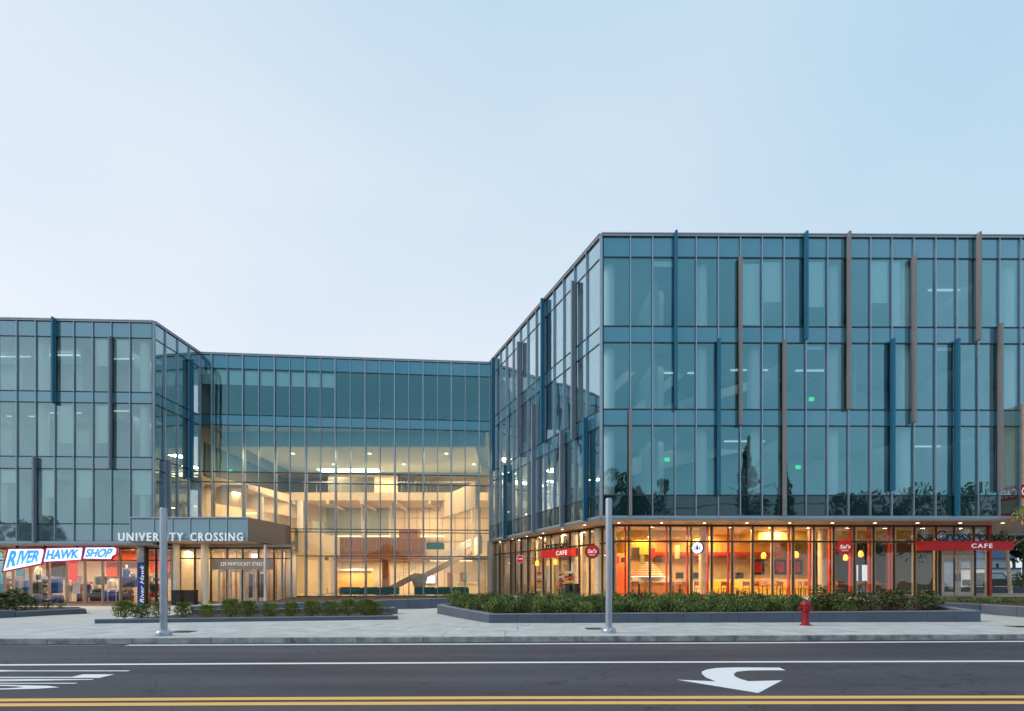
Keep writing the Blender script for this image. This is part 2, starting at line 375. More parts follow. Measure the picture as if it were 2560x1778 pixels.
# painted lines: strips 4 mm above the asphalt
zr = -.15
def strip(name, pts, w, m, parent=ROAD, label=None):
    bm = B(); a = []; b = []
    for (x, y) in pts:
        a.append(bm.verts.new((x, y-w/2, zr+.004))); b.append(bm.verts.new((x, y+w/2, zr+.004)))
    for i in range(len(pts)-1): bm.faces.new((a[i], a[i+1], b[i+1], b[i]))
    return mk(name, bm, m, parent, label=label)
def gline(uv):      # ground points of a measured line, carried on past both frame edges
    p = [ground(u, v, zr) for u, v in uv]; p = [(q.x, q.y) for q in p]
    a, b = p[0], p[1]; c, d = p[-2], p[-1]
    e0 = (-85, a[1]+(a[1]-b[1])/(a[0]-b[0])*(-85-a[0])); e1 = (85, d[1]+(d[1]-c[1])/(d[0]-c[0])*(85-d[0]))
    return [e0]+p+[e1]
strip('edge_line', gline([(318, 1613.6), (1060, 1611), (1800, 1608), (2560, 1604)])[1:], .22, 'paintw')
strip('worn_edge_line', [(-30, 13.5), (ground(300, 1614, zr).x, 14.42)], .10, mat('worn_white_paint', (.26, .25, .27), .8, 0, .4, 1.5), label='worn faded end of the white edge line')
strip('lane_line', gline([(0, 1663), (620, 1659.7), (1280, 1656.8), (2560, 1653.6)]), .185, 'paintw')
strip('centre_line', gline([(0, 1751), (640, 1747.3), (1280, 1745), (2560, 1743)]), .19, 'painty')
strip('centre_line', gline([(0, 1763), (640, 1760.2), (1280, 1758), (2560, 1757)]), .19, 'painty')
# turn arrow
ap = [(1228, 208), (1200, 196), (1000, 195), (915, 198), (872, 205), (852, 214), (852, 224), (870, 240), (915, 258), (738, 250), (1105, 310), (1213, 253), (1060, 257), (1020, 245), (1000, 235), (995, 224), (1010, 214), (1060, 209), (1140, 208)]
pts = [ground(1280+a/1.795, 1560+b/1.795, zr+.004) for a, b in ap]
bm = B(); bm.faces.new([bm.verts.new(p) for p in pts]); mk('turn_arrow', bm, 'paintw', ROAD)
# the word ONLY, read by drivers heading left
for ch, ya, yb in (('O', 8.55, 9.0), ('N', 9.08, 9.5), ('L', 9.62, 9.98), ('Y', 10.1, 10.62)):
    z_ = zr+.004; xb, xt = -7.35, -11.4
    text('road_letter', ch, 'paintw', ROAD, (xb, ya, z_), (xb, yb, z_), (xt, yb, z_), (xt, ya, z_), (0, 0, 1), depth=.002, bold=.005)
# kerb of granite stones
KERB = bpy.data.objects.new('kerb', None); COL.objects.link(KERB); KERB['kind'] = 'structure'
x = -40.
k = 0
while x < 44:
    L = random.uniform(1.7, 2.4); x1 = x+L-.012; dy = random.uniform(-.006, .006)
    bm = B(); y0, y1 = kerbY(x)+dy, kerbY(x1)+dy; zt = random.uniform(-.004, .003)
    prism(bm, [(x, y0), (x1, y1), (x1, y1+.16), (x, y0+.16)], -.3, zt)
    bmesh.ops.bevel(bm, geom=bm.edges[:], offset=.012, segments=2, affect='EDGES')
    mk('kerb_stone', bm, 'granite', KERB); x += L
bm = B(); prism(bm, [(-90, 11.3), (-40, kerbY(-40)), (-40, kerbY(-40)+.16), (-90, 11.46)], -.3, 0); mk('kerb_stone', bm, 'granite', KERB)
bm = B(); prism(bm, [(44, kerbY(44)), (90, 19.5), (90, 19.66), (44, kerbY(44)+.16)], -.3, 0); mk('kerb_stone', bm, 'granite', KERB)
# dark strip along the kerb foot
bm = B()
for i in range(60):
    x0 = -40+i*1.4; x1 = x0+1.4
    bm.faces.new([bm.verts.new(p) for p in ((x0, kerbY(x0)-.16, zr+.003), (x1, kerbY(x1)-.16, zr+.003), (x1, kerbY(x1)+.005, zr+.003), (x0, kerbY(x0)+.005, zr+.003))])
mk('gutter', bm, mat('dark_gutter_strip', (.05, .045, .042), .9, 0, .5, 1.5), ROAD)
# sidewalk slabs
SIDE = bpy.data.objects.new('sidewalk', None); COL.objects.link(SIDE); SIDE['kind'] = 'structure'
for r in range(3):
    x = -38+r*.4
    while x < 40:
        L = 1.8; y0 = lambda xx: kerbY(xx)+.165+(1.75*r); a, b2 = x, x+L-.014
        bm = B(); e = random.uniform(-.003, .003)
        prism(bm, [(a, y0(a)), (b2, y0(b2)), (b2, y0(b2)+1.735), (a, y0(a)+1.735)], -.2, e)
        mk('paving_slab', bm, 'side', SIDE); x += L
# plaza: sheet from the slabs to under the buildings, rising to the right
bm = B(); xs = [-90, -70]+[-55+1.25*i for i in range(88)]+[58, 90]; ny = 46; grid = []
for j in range(ny+1):
    row = []
    for x in xs:
        y0 = kerbY(x)+.165+5.25; y = y0+(62-y0)*j/ny
        row.append(bm.verts.new((x, y, g(x, y)-.004)))
    grid.append(row)
for j in range(ny):
    for i in range(len(xs)-1): bm.faces.new((grid[j][i], grid[j][i+1], grid[j+1][i+1], grid[j+1][i]))
pm, nt, b_ = newmat('plaza_concrete')
tcn = nt.nodes.new('ShaderNodeTexCoord'); br = nt.nodes.new('ShaderNodeTexBrick'); br.offset = 0; br.inputs['Scale'].default_value = 1
br.inputs['Brick Width'].default_value = 1.8; br.inputs['Row Height'].default_value = 1.8; br.inputs['Mortar Size'].default_value = .012
br.inputs['Color1'].default_value = (.54, .53, .50, 1); br.inputs['Color2'].default_value = (.59, .58, .55, 1); br.inputs['Mortar'].default_value = (.34, .34, .33, 1)
nt.links.new(tcn.outputs['Object'], br.inputs['Vector']); nt.links.new(br.outputs[0], b_.inputs['Base Color']); b_.inputs['Roughness'].default_value = .8
M['plaza'] = pm
o = mk('plaza', bm, 'plaza', kind='structure')
bx('back_lot', 'asphalt', None, 26, 120, 62, 160, -.6, .55, kind='structure')
bx('back_lot', 'asphalt', None, 29.5, 120, 47.5, 62, -.6, .648, kind='structure')

# ------------------------------------------------------------------ planting tools
def leafball(bm, c, rx, ry, rz, n, s, core=None, up=0.):
    for _ in range(n):
        while True:
            p = Vector((random.uniform(-1, 1), random.uniform(-1, 1), random.uniform(-1, 1)))
            if .25 < p.length < 1: break
        p = Vector(c)+Vector((p.x*rx, p.y*ry, p.z*rz))
        q = Vector((random.gauss(0, 1), random.gauss(0, 1), random.gauss(0, 1)+up)).normalized().to_track_quat('Z', 'Y')
        L = s*random.uniform(.6, 1.4); w = L*.5
        v = [bm.verts.new(p+q@Vector(k)) for k in ((0, -L, 0), (w, 0, L*.15), (0, L, 0), (-w, 0, L*.15))]
        bm.faces.new(v)
def shrubmesh(name, h, w, n, s, m, spiky=0):
    bm = B()
    for k in range(n):
        a = random.uniform(0, 2*math.pi); r = w*math.sqrt(random.random())*.5; zz_ = h*random.random()**.7
        rr = r*(1.1-.45*abs(zz_/h-.45)*2)
        p = Vector((rr*math.cos(a), rr*math.sin(a), zz_))
        d = Vector((math.cos(a)*.7, math.sin(a)*.7, random.uniform(.2, 1.6))).normalized() if spiky else Vector((random.gauss(0, 1), random.gauss(0, 1), random.gauss(.3, 1))).normalized()
        q = d.to_track_quat('Y', 'Z'); L = s*random.uniform(.6, 1.5); wd = L*(.22 if spiky else .45)
        v = [bm.verts.new(p+q@Vector(kk)) for kk in ((0, 0, 0), (wd, L*.5, random.uniform(-.3, .3)*L), (0, L, 0), (-wd, L*.5, 0))]
        bm.faces.new(v)
    me = bpy.data.meshes.new(name); bm.to_mesh(me); bm.free(); me.materials.append(M[m]); return me
def tree(name, label, x, y, h, cr, m='tleaf', tr=.22, n=5200, leaf=.16, conifer=False, base=None, group=None, trunkm='bark', lean=0):
    z0 = g(x, y) if base is None else base
    t = thing(name, label, 'tree', (x, y, z0), group=group)
    bm = B(); tube(bm, (x, y, z0-.1), (x+lean*.5, y, z0+h*.45), tr, tr*.7); tube(bm, (x+lean*.5, y, z0+h*.45), (x+lean, y, z0+h*.85), tr*.7, tr*.2)
    tips = []
    for k in range(11):
        zz_ = z0+h*random.uniform(.3, .75); a = random.uniform(0, 6.28); r = cr*random.uniform(.5, .95)
        e = Vector((x+lean*(zz_-z0)/h+r*math.cos(a), y+r*math.sin(a), zz_+h*random.uniform(.05, .18)))
        tube(bm, (x+lean*(zz_-z0)/h, y, zz_), e, tr*.35, tr*.08, 6); tips.append(e)
    mk('trunk', bm, trunkm, t)
    bm = B()
    if conifer:
        for k in range(16):
            f = k/15; zz_ = z0+h*(.18+.8*f); rr = cr*(1-f)*random.uniform(.8, 1.15)+.15
            for j in range(7):
                a = random.uniform(0, 6.28); leafball(bm, (x+rr*.6*math.cos(a), y+rr*.6*math.sin(a), zz_), rr*.5, rr*.5, h*.035, n//112, leaf, up=1)
    else:
        cs = tips+[Vector((x+lean+random.uniform(-.7, .7)*cr, y+random.uniform(-.7, .7)*cr, z0+h*random.uniform(.42, .97))) for _ in range(16)]
        for c in cs:
            s_ = cr*random.uniform(.22, .48); leafball(bm, c, s_, s_, s_*.75, n//len(cs), leaf)
    mk('crown', bm, m, t)
    return t

# ------------------------------------------------------------------ the three glass blocks
A = (X(1503, 29.1), 29.1); AE = (40., 29.1+.185*(40-A[0])/24.0)
Bp = (-1.89, 46.3); Cp = (X(500, 44.25), 44.25); Lp = (X(385, 38.9), 38.9); LW = (-52., 38.9-.45*(52+Lp[0])/10.7)
FE = Fr(A, AE); FS = Fr(Bp, A); FC = Fr(Cp, Bp); FW = Fr(LW, Lp); FWS = Fr(Lp, Cp)
EAST = thing('glass_office_block', 'tall blue glass office block with cafe at street level and corner overhang', 'building', (15, 35, 0))
ATR = thing('glass_atrium_block', 'glass fronted atrium block glowing warm between the two office wings', 'building', (-13, 50, 0))
WEST = thing('glass_office_block', 'lower looking blue glass office wing with a lit sports shop beneath', 'building', (-35, 42, 0))

def facade(par, F, ss, rows, vmat='vision', depth=.09, mull='alu', deep=(), zspan=None, skip=None, ends=(True, True)):
    """rows: (z_top, z_bottom, kind) kind V glass pane, S spandrel, D spandrel with tree reflection in its colour"""
    for (zt, zb, kd) in rows:
        for i, (a, b) in enumerate(zip(ss, ss[1:])):
            if skip and skip((a+b)/2, (zt+zb)/2): continue
            j = random.uniform(-.003, .003)
            nm = 'glass_pane' if kd in 'VLU' else 'spandrel_panel'
            mm = {'V': vmat, 'S': random.choice(('spandrel', 'spandrel', 'spandrel2')), 'D': 'treespandrel', 'G': 'spandrelg', 'W': 'spandrelw', 'L': 'lobbyglass', 'U': 'lobbyglass_up'}[kd]
            fbx(nm, mm, par, F, a+.03, b-.03, -.035+j, -.015+j, zb+.03, zt-.03)
    zt, zb = rows[0][0], rows[-1][1]
    for i, a in enumerate(ss):
        zb_ = zb
        if skip:
            ok = [r for r in rows if not (skip(a+.2, (r[0]+r[1])/2) and skip(a-.2, (r[0]+r[1])/2))]
            if ok: zb_ = ok[-1][1]
        dd = .16 if i in deep else depth
        w = .036 if i in deep else .023
        bm = B(); fb(bm, F, a-w, a+w, -.02, dd, zb_, zt); o = mk('mullion', bm, mull, par)
        if i in deep:
            fbx('mullion_fin', 'greyf', o, F, a-.07, a+.07, -.42, -.055, zb_, min(zt, 14.3))
        else:
            fbx('mullion_back', 'alud', o, F, a-.045, a+.045, -.14, -.02, zb_, zt)
    zs = [r[0] for r in rows]+[rows[-1][1]]
    for z_ in zs:
        s0, s1 = ss[0], ss[-1]
        if skip:
            ok = [i for i in range(len(ss)-1) if not (skip((ss[i]+ss[i+1])/2, z_+.1) and skip((ss[i]+ss[i+1])/2, z_-.1))]
            if not ok: continue
            s0, s1 = ss[ok[0]], ss[ok[-1]+1]
        fbx('transom', 'alud', par, F, s0, s1, -.12, .012, z_-.035, z_+.035)
def coping(par, F, s0, s1, z_=20.2):
    bm = B(); fb(bm, F, s0, s1, -.45, .14, z_, z_+.06); fb(bm, F, s0, s1, .02, .10, z_-.1, z_); mk('roof_coping', bm, 'coping', par)
def fin(par, F, u, vt, vb, m, proj=.25, th=.12, base=.09, side=0):
    s = F.su(u, base); Yq = F.pt(s, base, 0).y
    zt, zb = min(Z(vt, Yq), 20.27), Z(vb, Yq)
    fbx('fin', m, par, F, s-th/2, s+th/2, base+.002, base+proj, zb, zt, label={'bluef': 'blue vertical fin', 'taupef': 'taupe vertical fin', 'greyf': 'grey vertical fin'}[m])

# east front
us = [1575.4, 1630.8, 1686.8, 1739.4, 1794.8, 1849.8, 1904.3, 1958.9, 2013.4, 2067.4, 2120, 2174.5, 2228, 2282.6, 2337.1, 2390.2, 2443.3, 2496.4, 2549]
ssE = [0.]+[FE.su(u) for u in us]; step = ssE[-1]-ssE[-2]
while ssE[-1]+step < FE.L: ssE.append(ssE[-1]+step)
ssE.append(FE.L)
rowsE = [(20.12, 19.0, 'S'), (19.0, 15.28, 'V'), (15.28, 14.4, 'S'), (14.4, 10.8, 'V'), (10.8, 9.92, 'S'), (9.92, 6.17, 'V'), (6.17, 5.05, 'D')]
facade(EAST, FE, ssE, rowsE)
coping(EAST, FE, 0, FE.L)
for a in ((1688, 580, 1024, 'bluef'), (1849, 643, 1064, 'taupef'), (1795, 850, 1238, 'bluef'), (1958.5, 853, 1290, 'taupef'), (2012.5, 582, 851, 'bluef'),
          (2119, 582, 1024, 'taupef'), (2281, 644, 1058, 'taupef'), (2228, 850, 1228, 'bluef'), (2442, 584, 853, 'taupef'), (2389, 850, 1290, 'bluef'), (2496, 812, 1228, 'taupef'), (1575, 1024, 1290, 'taupef')):
    fin(EAST, FE, *a)
# east side
us = [1230, 1240, 1252, 1267, 1284, 1302, 1320.5, 1341.6, 1362.6, 1386, 1410.5, 1438, 1468]
ssS = [0.]+[FS.su(u) for u in us]+[FS.L]
facade(EAST, FS, ssS, rowsE)
coping(EAST, FS, 0, FS.L)
for a in ((1361, 748, 1107, 'bluef'), (1438, 705, 1097, 'greyf'), (1301, 856, 1142, 'greyf'), (1237, 896, 1178, 'bluef'), (1468, 1046, 1303, 'bluef'), (1409, 1078, 1316, 'greyf'), (1338, 1012, 1330, 'greyf'), (1266, 1163, 1346, 'bluef')):
    fin(EAST, FS, *a, proj=.27, th=.15)
bm = B(); box(bm, A[0]-.07, A[0]+.06, A[1]-.06, A[1]+.07, 4.95, 20.15); mk('corner_post', bm, 'alu', EAST)
# fascia under the overhang
for F, L0, L1 in ((FE, 0, FE.L), (FS, 0, FS.L)):
    bm = B(); fb(bm, F, L0, L1, -.3, .13, 4.9, 5.05); fb(bm, F, L0, L1, -.3, .07, 4.83, 4.9); mk('fascia', bm, 'alu', EAST)
# west front
us = [43, 90.5, 138, 185.8, 233, 279.4, 326]
ssW = [FW.su(u) for u in us]; step = ssW[1]-ssW[0]; lo = []
s_ = ssW[0]-step
while s_ > .6: lo.append(s_); s_ -= step
ssW = [0.]+lo[::-1]+ssW+[FW.L]
rowsW = [(20.12, 19.0, 'W'), (19.0, 15.1, 'V'), (15.1, 14.3, 'W'), (14.3, 10.42, 'V'), (10.42, 9.55, 'G'), (9.55, 5.62, 'V'), (5.62, 4.36, 'G')]
facade(WEST, FW, ssW, rowsW, vmat='vision_w')
coping(WEST, FW, 0, FW.L)
for a in ((136.5, 790, 1010, 'bluef'), (278, 843, 1173, 'greyf'), (89, 1143, 1357, 'greyf')): fin(WEST, FW, *a, proj=.26)
rowsWS = rowsW[:6]
us = [412.8, 443.8, 472.3]
ssWS = [0.]+[FWS.su(u) for u in us]+[FWS.L]
facade(WEST, FWS, ssWS, rowsWS, vmat='vision_w')
coping(WEST, FWS, 0, FWS.L)
fin(WEST, FWS, 474, 900, 1195, 'bluef', proj=.3, th=.16); fin(WEST, FWS, 417, 1150, 1303, 'greyf', proj=.3, th=.16)
bm = B(); fb(bm, FW, 0, FW.L, -.3, .13, 4.22, 4.36); fb(bm, FW, 0, FW.L, -.3, .07, 4.14, 4.22); mk('fascia', bm, 'alu', WEST)
bm = B(); box(bm, Lp[0]-.06, Lp[0]+.07, Lp[1]-.06, Lp[1]+.07, 4.3, 20.15); mk('corner_post', bm, 'alu', WEST)
# atrium front
us = [530.5, 568.8, 607.8, 647.1, 687.1, 724.7, 763.7, 801, 838.6, 876.2, 913.4, 950, 986.5, 1022, 1057.9, 1093.7, 1128.2, 1163, 1197.8]
ssC = [0.]+[FC.su(u) for u in us]+[FC.L-.05]
rowsC = [(20.12, 19.0, 'S'), (19.0, 15.2, 'U'), (15.2, 14.35, 'S'), (14.35, 10.5, 'U'), (10.5, 9.66, 'L'), (9.66, 5.85, 'L'), (5.85, 5.6, 'L'), (5.6, 3.6, 'L'), (3.6, .24, 'L')]
sk = FC.su(726)
facade(ATR, FC, ssC, rowsC, deep=(1, 3, 5, 7, 9, 11, 13, 15, 17, 19), skip=lambda s, z_: s < sk-.1 and z_ < 5.8)
coping(ATR, FC, 0, FC.L)

# ---- structure inside the wings: slabs, back walls, columns, blinds, ceiling strips
def inset(F, a, d): q = F.pt(a, d, 0); return (q.x, q.y)
eb = .28
def line_int(F1, d1, F2, d2):
    p, r = F1.p+F1.n*d1, F1.t; q, s = F2.p+F2.n*d2, F2.t
    k = ((q.x-p.x)*s.y-(q.y-p.y)*s.x)/(r.x*s.y-r.y*s.x); v = p+r*k; return (v.x, v.y)
ePoly = [line_int(FS, -eb, FE, -eb), inset(FE, FE.L, -eb), (40, 42), (4, 46.2), inset(FS, .1, -eb)]
for i, (zt, zb) in enumerate(((19.35, 18.95), (15.3, 14.45), (10.82, 9.97), (6.2, 5.07))):
    bm = B(); prism(bm, ePoly, zb, zt); mk('floor_slab', bm, 'slab', EAST)
bm = B(); prism(bm, [line_int(FS, -.1, FE, -.1), inset(FE, FE.L, -.1), (40, 42), (4, 46.2), inset(FS, .1, -.1)], 19.9, 20.15); mk('roof', bm, 'slab', EAST)
# back wall with window openings that show the sky at the far end
for z0, z1 in ((6.2, 9.97), (10.82, 14.45), (15.3, 18.95)):
    bm = B()
    def wy(x): return 46.2-(x-4)*4.2/36.
    segs = [(4, 34.2), (35.5, 36.6), (37.9, 40)]
    for a, b in segs: prism(bm, [(a, wy(a)-.2), (b, wy(b)-.2), (b, wy(b)), (a, wy(a))], z0, z1)
    for a, b in ((34.2, 35.5), (36.6, 37.9)):
        prism(bm, [(a, wy(a)-.2), (b, wy(b)-.2), (b, wy(b)), (a, wy(a))], z0, z0+.8)
        prism(bm, [(a, wy(a)-.2), (b, wy(b)-.2), (b, wy(b)), (a, wy(a))], z1-.7, z1)
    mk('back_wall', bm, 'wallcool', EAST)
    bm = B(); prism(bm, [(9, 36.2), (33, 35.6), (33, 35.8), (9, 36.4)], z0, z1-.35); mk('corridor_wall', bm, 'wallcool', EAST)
    for k in range(7):
        xx = 8.2+k*3.7
        if random.random() < .6: bx('partition', 'wallcool', EAST, xx, xx+.1, 30.4+random.uniform(0, 1.5), 36, z0, z1)
bx('end_wall', 'taupe', EAST, 39.8, 40.0, 29.6, 42, 5.05, 20.1)
for z0, z1 in ((6.2, 9.97), (10.82, 14.45), (15.3, 18.95)):
    cols = [(X(1521, 29.95), 29.95), (X(1752, 30.0), 30.0), (X(1884, 30.0), 30.0), (X(2078, 30.05), 30.05), (X(2256, 30.1), 30.1), (X(2516, 30.2), 30.2), (X(1645, 32.5), 32.5), (9.2, 37.9), (1.9, 40.)]
    q = FS.pt(FS.su(1421), -.75, 0); cols.append((q.x, q.y)); q = FS.pt(FS.su(1312), -.75, 0); cols.append((q.x, q.y))
    for cx_, cy_ in cols:
        bm = B(); lathe(bm, [(.34, z0), (.34, z1)], (cx_, cy_, 0), 20); mk('column', bm, 'colw', EAST, smooth=True)
def blind(par, F, u0, u1, v0, v1):
    s0, s1 = F.su(u0)+.07, F.su(u1)-.07; Yq = F.pt(s0, 0, 0).y
    fbx('roller_blind', 'blind', par, F, s0, s1, -.20, -.185, Z(v1, Yq), Z(v0, Yq))
for a in ((1849.8, 1904.3, 655, 808), (1904.3, 1958.9, 650, 751), (2013.4, 2067.4, 650, 764), (2174.5, 2228, 648, 753), (1630.8, 1686.8, 648, 662), (2228, 2260, 648, 812), (2013.4, 2067.4, 862, 870), (2337, 2390, 865, 874)):
    blind(EAST, FE, *a)
for a in ((233, 279.4, 847, 912), (138, 185.8, 1012, 1106), (233, 279.4, 1012, 1106), (90.5, 138, 1175, 1242), (185.8, 233, 1175, 1242), (326, 385, 1175, 1236), (279.4, 326, 848, 893), (-4, 43, 1175, 1206)):
    blind(WEST, FW, *a)
for i in range(9):
    a, b = ssC[i]+.09, ssC[i+1]-.09
    if i == 0: pass
    fbx('roller_blind', 'blind', ATR, FC, a, b, -.22, -.2, 17.75, 18.9)
# faint ceiling light strips upstairs
def strip_light(par, x, y, z_, L=2.4, rz=0):
    bm = B(); box(bm, x-L/2, x+L/2, y-.07, y+.07, z_-.06, z_); return mk('ceiling_light', bm, 'strip', par)
for z_ in (18.93, 14.43, 9.95):
    for x in (6.8, 10.3, 14.2, 18.2, 22.3, 26.4): 
        if random.random() < .5: strip_light(EAST, x+random.uniform(-.5, .5), 32+random.uniform(0, 2), z_)
    for x in (-38, -34, -30): strip_light(WEST, x, 40.6+random.uniform(0, 1.5), z_-.25 if z_ > 15 else z_-.1)
for z_ in (18.8, 14.3, 9.85):  # added cool fill lamps, brighten the office columns and blinds
    for x in (8.5, 15, 21.5, 28): light(EAST, (x, 32.9, z_), 12, 3.6, (.85, .95, 1))
    for x in (-40, -34, -28.8): light(WEST, (x, 41.6, z_-.35 if z_ < 18 else z_-.1), 30, 2.6, (.9, .96, 1))
# slanting bulkheads seen through the second and third floors (stair soffits)
def slant(u0, v0, u1, v1, th, Yd, m='white'):
    z0, z1 = Z(v0, Yd), Z(v1, Yd); h = th/FOC*Yd; bm = B()
    extr(bm, [(X(u0, Yd), Yd, z0-h), (X(u1, Yd), Yd, z1-h), (X(u1, Yd), Yd, z1), (X(u0, Yd), Yd, z0)], (0, .3, 0)); mk('sloping_bulkhead', bm, m, EAST)
slant(1582, 1146, 1950, 1035+30, 42, 34.2)
slant(1560, 1040, 1720, 905, 26, 33.2); slant(1640, 1020, 2060, 900, 22, 34.6); slant(1530, 960, 1610, 885, 26, 33.0)
# west wing insides
wPoly = [(LW[0], LW[1]+eb), line_int(FW, -eb, FWS, -eb), inset(FWS, FWS.L, -eb), (-25.9, 48), (-52, 48)]
for zt, zb in ((19.35, 18.9), (15.12, 14.33), (10.44, 9.58), (5.6, 4.4)):
    bm = B(); prism(bm, wPoly, zb, zt); mk('floor_slab', bm, 'slab', WEST)
bm = B(); prism(bm, [(LW[0], LW[1]+.1), line_int(FW, -.1, FWS, -.1), inset(FWS, FWS.L, -.1), (-25.9, 48), (-52, 48)], 19.9, 20.15); mk('roof', bm, 'slab', WEST)
for z0, z1 in ((5.6, 9.58), (10.44, 14.33), (15.12, 18.9)):
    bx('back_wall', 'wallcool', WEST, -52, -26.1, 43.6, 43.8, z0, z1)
    for x in (X(118, 39.8), X(370, 39.9), -40.2, X(190, 42.5)):
        bm = B(); lathe(bm, [(.3, z0), (.3, z1)], (x, 39.55, 0), 20); mk('column', bm, 'colw', WEST, smooth=True)
    for x in (-37.6, -32.2, -28.6):
        bx('partition', 'wallcool', WEST, x, x+.1, 40.2+random.uniform(0, 1.2), 43.6, z0, z1)
for z0, z1 in ((5.6, 9.58), (10.44, 14.33)):   # tan office doors
    bx('office_door', mat('tan_door', (.42, .33, .22), .6), WEST, X(15, 43.4), X(40, 43.4), 43.5, 43.6, z0, z0+2.6)
# roof & slabs of the atrium
aPoly = [inset(FC, .02, -eb), inset(FC, FC.L-.3, -eb), (2.5, 62), (-26, 62)]
for zt, zb in ((19.35, 18.95), (15.18, 14.37)):
    bm = B(); prism(bm, aPoly, zb, zt); mk('floor_slab', bm, 'slab', ATR)
bm = B(); prism(bm, [inset(FC, .02, -.1), inset(FC, FC.L-.3, -.1), (2.5, 62), (-26, 62)], 19.9, 20.15); mk('roof', bm, 'slab', ATR)
bx('back_wall', 'wallcool', ATR, -26, 2.5, 53.2, 53.4, 15.18, 18.95)
bx('back_wall', 'wall', ATR, -26, 2.5, 61.6, 61.8, .1, 14.37)
# lobby ceiling (beige) behind a downstand
bx('lobby_ceiling', 'wall', ATR, -23.6, -3.2, 47.0, 58.0, 13.15, 13.3)
bx('ceiling_downstand', 'slab', ATR, -25.2, -2.3, 46.7, 46.99, 13.15, 14.37)
# office furniture silhouettes upstairs in the atrium block
def officechair(label, loc, rz):
    t = thing('office_chair', label, 'chair', loc, rz, 'dark office chairs at the upper glass')
    bm = B(); box(bm, -.23, .23, -.23, .23, .42, .5); mk('seat', bm, 'black', t, True)
    bm = B(); box(bm, -.22, .22, .2, .26, .55, 1.05); mk('backrest', bm, 'char', t, True)
    bm = B(); lathe(bm, [(.03, .08), (.03, .42)], seg=8); mk('stem', bm, 'black', t, True)
    bm = B()
    for k in range(5): a = k*1.2566; tube(bm, (0, 0, .1), (.28*math.cos(a), .28*math.sin(a), .04), .02, seg=6)
    mk('base', bm, 'black', t, True)
    return t
spots = [(665, 'office chair behind the fourth glass bay of the top floor'), (720, 'office chair beside the first desk of the top floor'), (952, 'office chair at the middle of the top floor window'), (1002, 'office chair left of a close pair at the top floor glass'), (1026, 'office chair right of a close pair at the top floor glass'),
         (1066, 'office chair left of a row of three at the top floor glass'), (1087, 'office chair in the middle of a row of three at the top floor glass'), (1110, 'office chair right in a row of three at the top floor glass')]
for i, (u, l) in enumerate(spots):
    if i == 0: oc = officechair('black '+l, (X(u, 46.8), 46.8, 15.18), .4)
    else: dup(oc, loc=(X(u, 46.9), 46.9, 15.18), rz=random.uniform(-.6, .6), label='black '+l)
for i, (u0, u1) in enumerate(((640, 700), (740, 800), (830, 930), (960, 1120))):
    t = thing('desk', ('pale desk with a monitor, %s along the top floor glass' % ('first', 'second', 'third', 'longest')[i]), 'desk', (X(u0, 48), 48, 15.18), group='desks on the top floor')
    bx('desk_top', 'woodl', t, X(u0, 48), X(u1, 48), 47.7, 48.4, 15.9, 15.94)
    for u in (u0+3, u1-3): bx('leg', 'alu', t, X(u, 48)-.03, X(u, 48)+.03, 47.8, 48.3, 15.18, 15.9)
    bx('monitor', 'black', t, X((u0+u1)/2, 48)-.28, X((u0+u1)/2, 48)+.28, 48.1, 48.14, 16.0, 16.38)

# ------------------------------------------------------------------ lobby
bm = B(); prism(bm, [inset(FC, sk-.4, -.15), inset(FC, FC.L, -.15), (2.3, 61.6), (-25.8, 61.6), (-25.8, 46), (X(726, 44.9)-.3, 46)], .0, .2); mk('lobby_floor', bm, 'floor', ATR)
# third floor gallery
bx('gallery_slab', 'wall', ATR, -23.4, -2.4, 54.0, 61.6, 9.55, 10.35)
bx('gallery_rail', 'alu', ATR, -21.0, -3.2, 54.0, 54.06, 11.35, 11.42)
for k in range(15): bx('baluster', 'alu', ATR, -20.8+k*1.22, -20.77+k*1.22, 54.01, 54.05, 10.35, 11.35)
bx('gallery_back_wall', 'wall', ATR, -20, -12.5, 59, 59.2, 10.35, 13.15)
bx('glowing_ceiling_panel', 'lampc', ATR, X(800, 57), X(950, 57), 56, 57.4, 13.02, 13.1)
bx('grey_bench_back', 'carpet', ATR, X(820, 55), X(935, 55), 55, 55.2, 10.35, 12.1)
# second floor balcony with wood slats
bx('balcony_slab', 'woodl', ATR, X(842, 54), X(1065, 54), 53.9, 61.6, 3.75, 4.45)
for k in range(31):
    x = X(842, 54)+k*(X(1065, 54)-X(842, 54))/31
    bx('slat', 'wood', ATR, x+.02, x+.27, 53.72, 53.8, 4.45, 5.72)
bx('balcony_rail', 'woodl', ATR, X(842, 54), X(1065, 54), 53.68, 53.84, 5.72, 5.8)
bx('balcony_band', 'woodl', ATR, X(842, 54), X(1065, 54), 53.66, 53.72, 3.95, 4.05)
bx('timber_box', 'wood', ATR, X(1000, 58), X(1046, 58), 57.5, 59.5, 4.45, 7.0)
bx('upper_back_wall', 'wallcool', ATR, -22, -13.6, 59.6, 59.8, 4.45, 9.55); bx('upper_back_wall', 'wall', ATR, -13.6, -2, 59.6, 59.8, 4.45, 9.55)  # left half greyer, its dimness put into the colour
for x in (-15.5, -12.4, -4.0):
    bm = B(); lathe(bm, [(.28, 4.45), (.28, 9.55)], (x, 56.5, 0), 18); mk('column', bm, 'white', ATR, smooth=True)
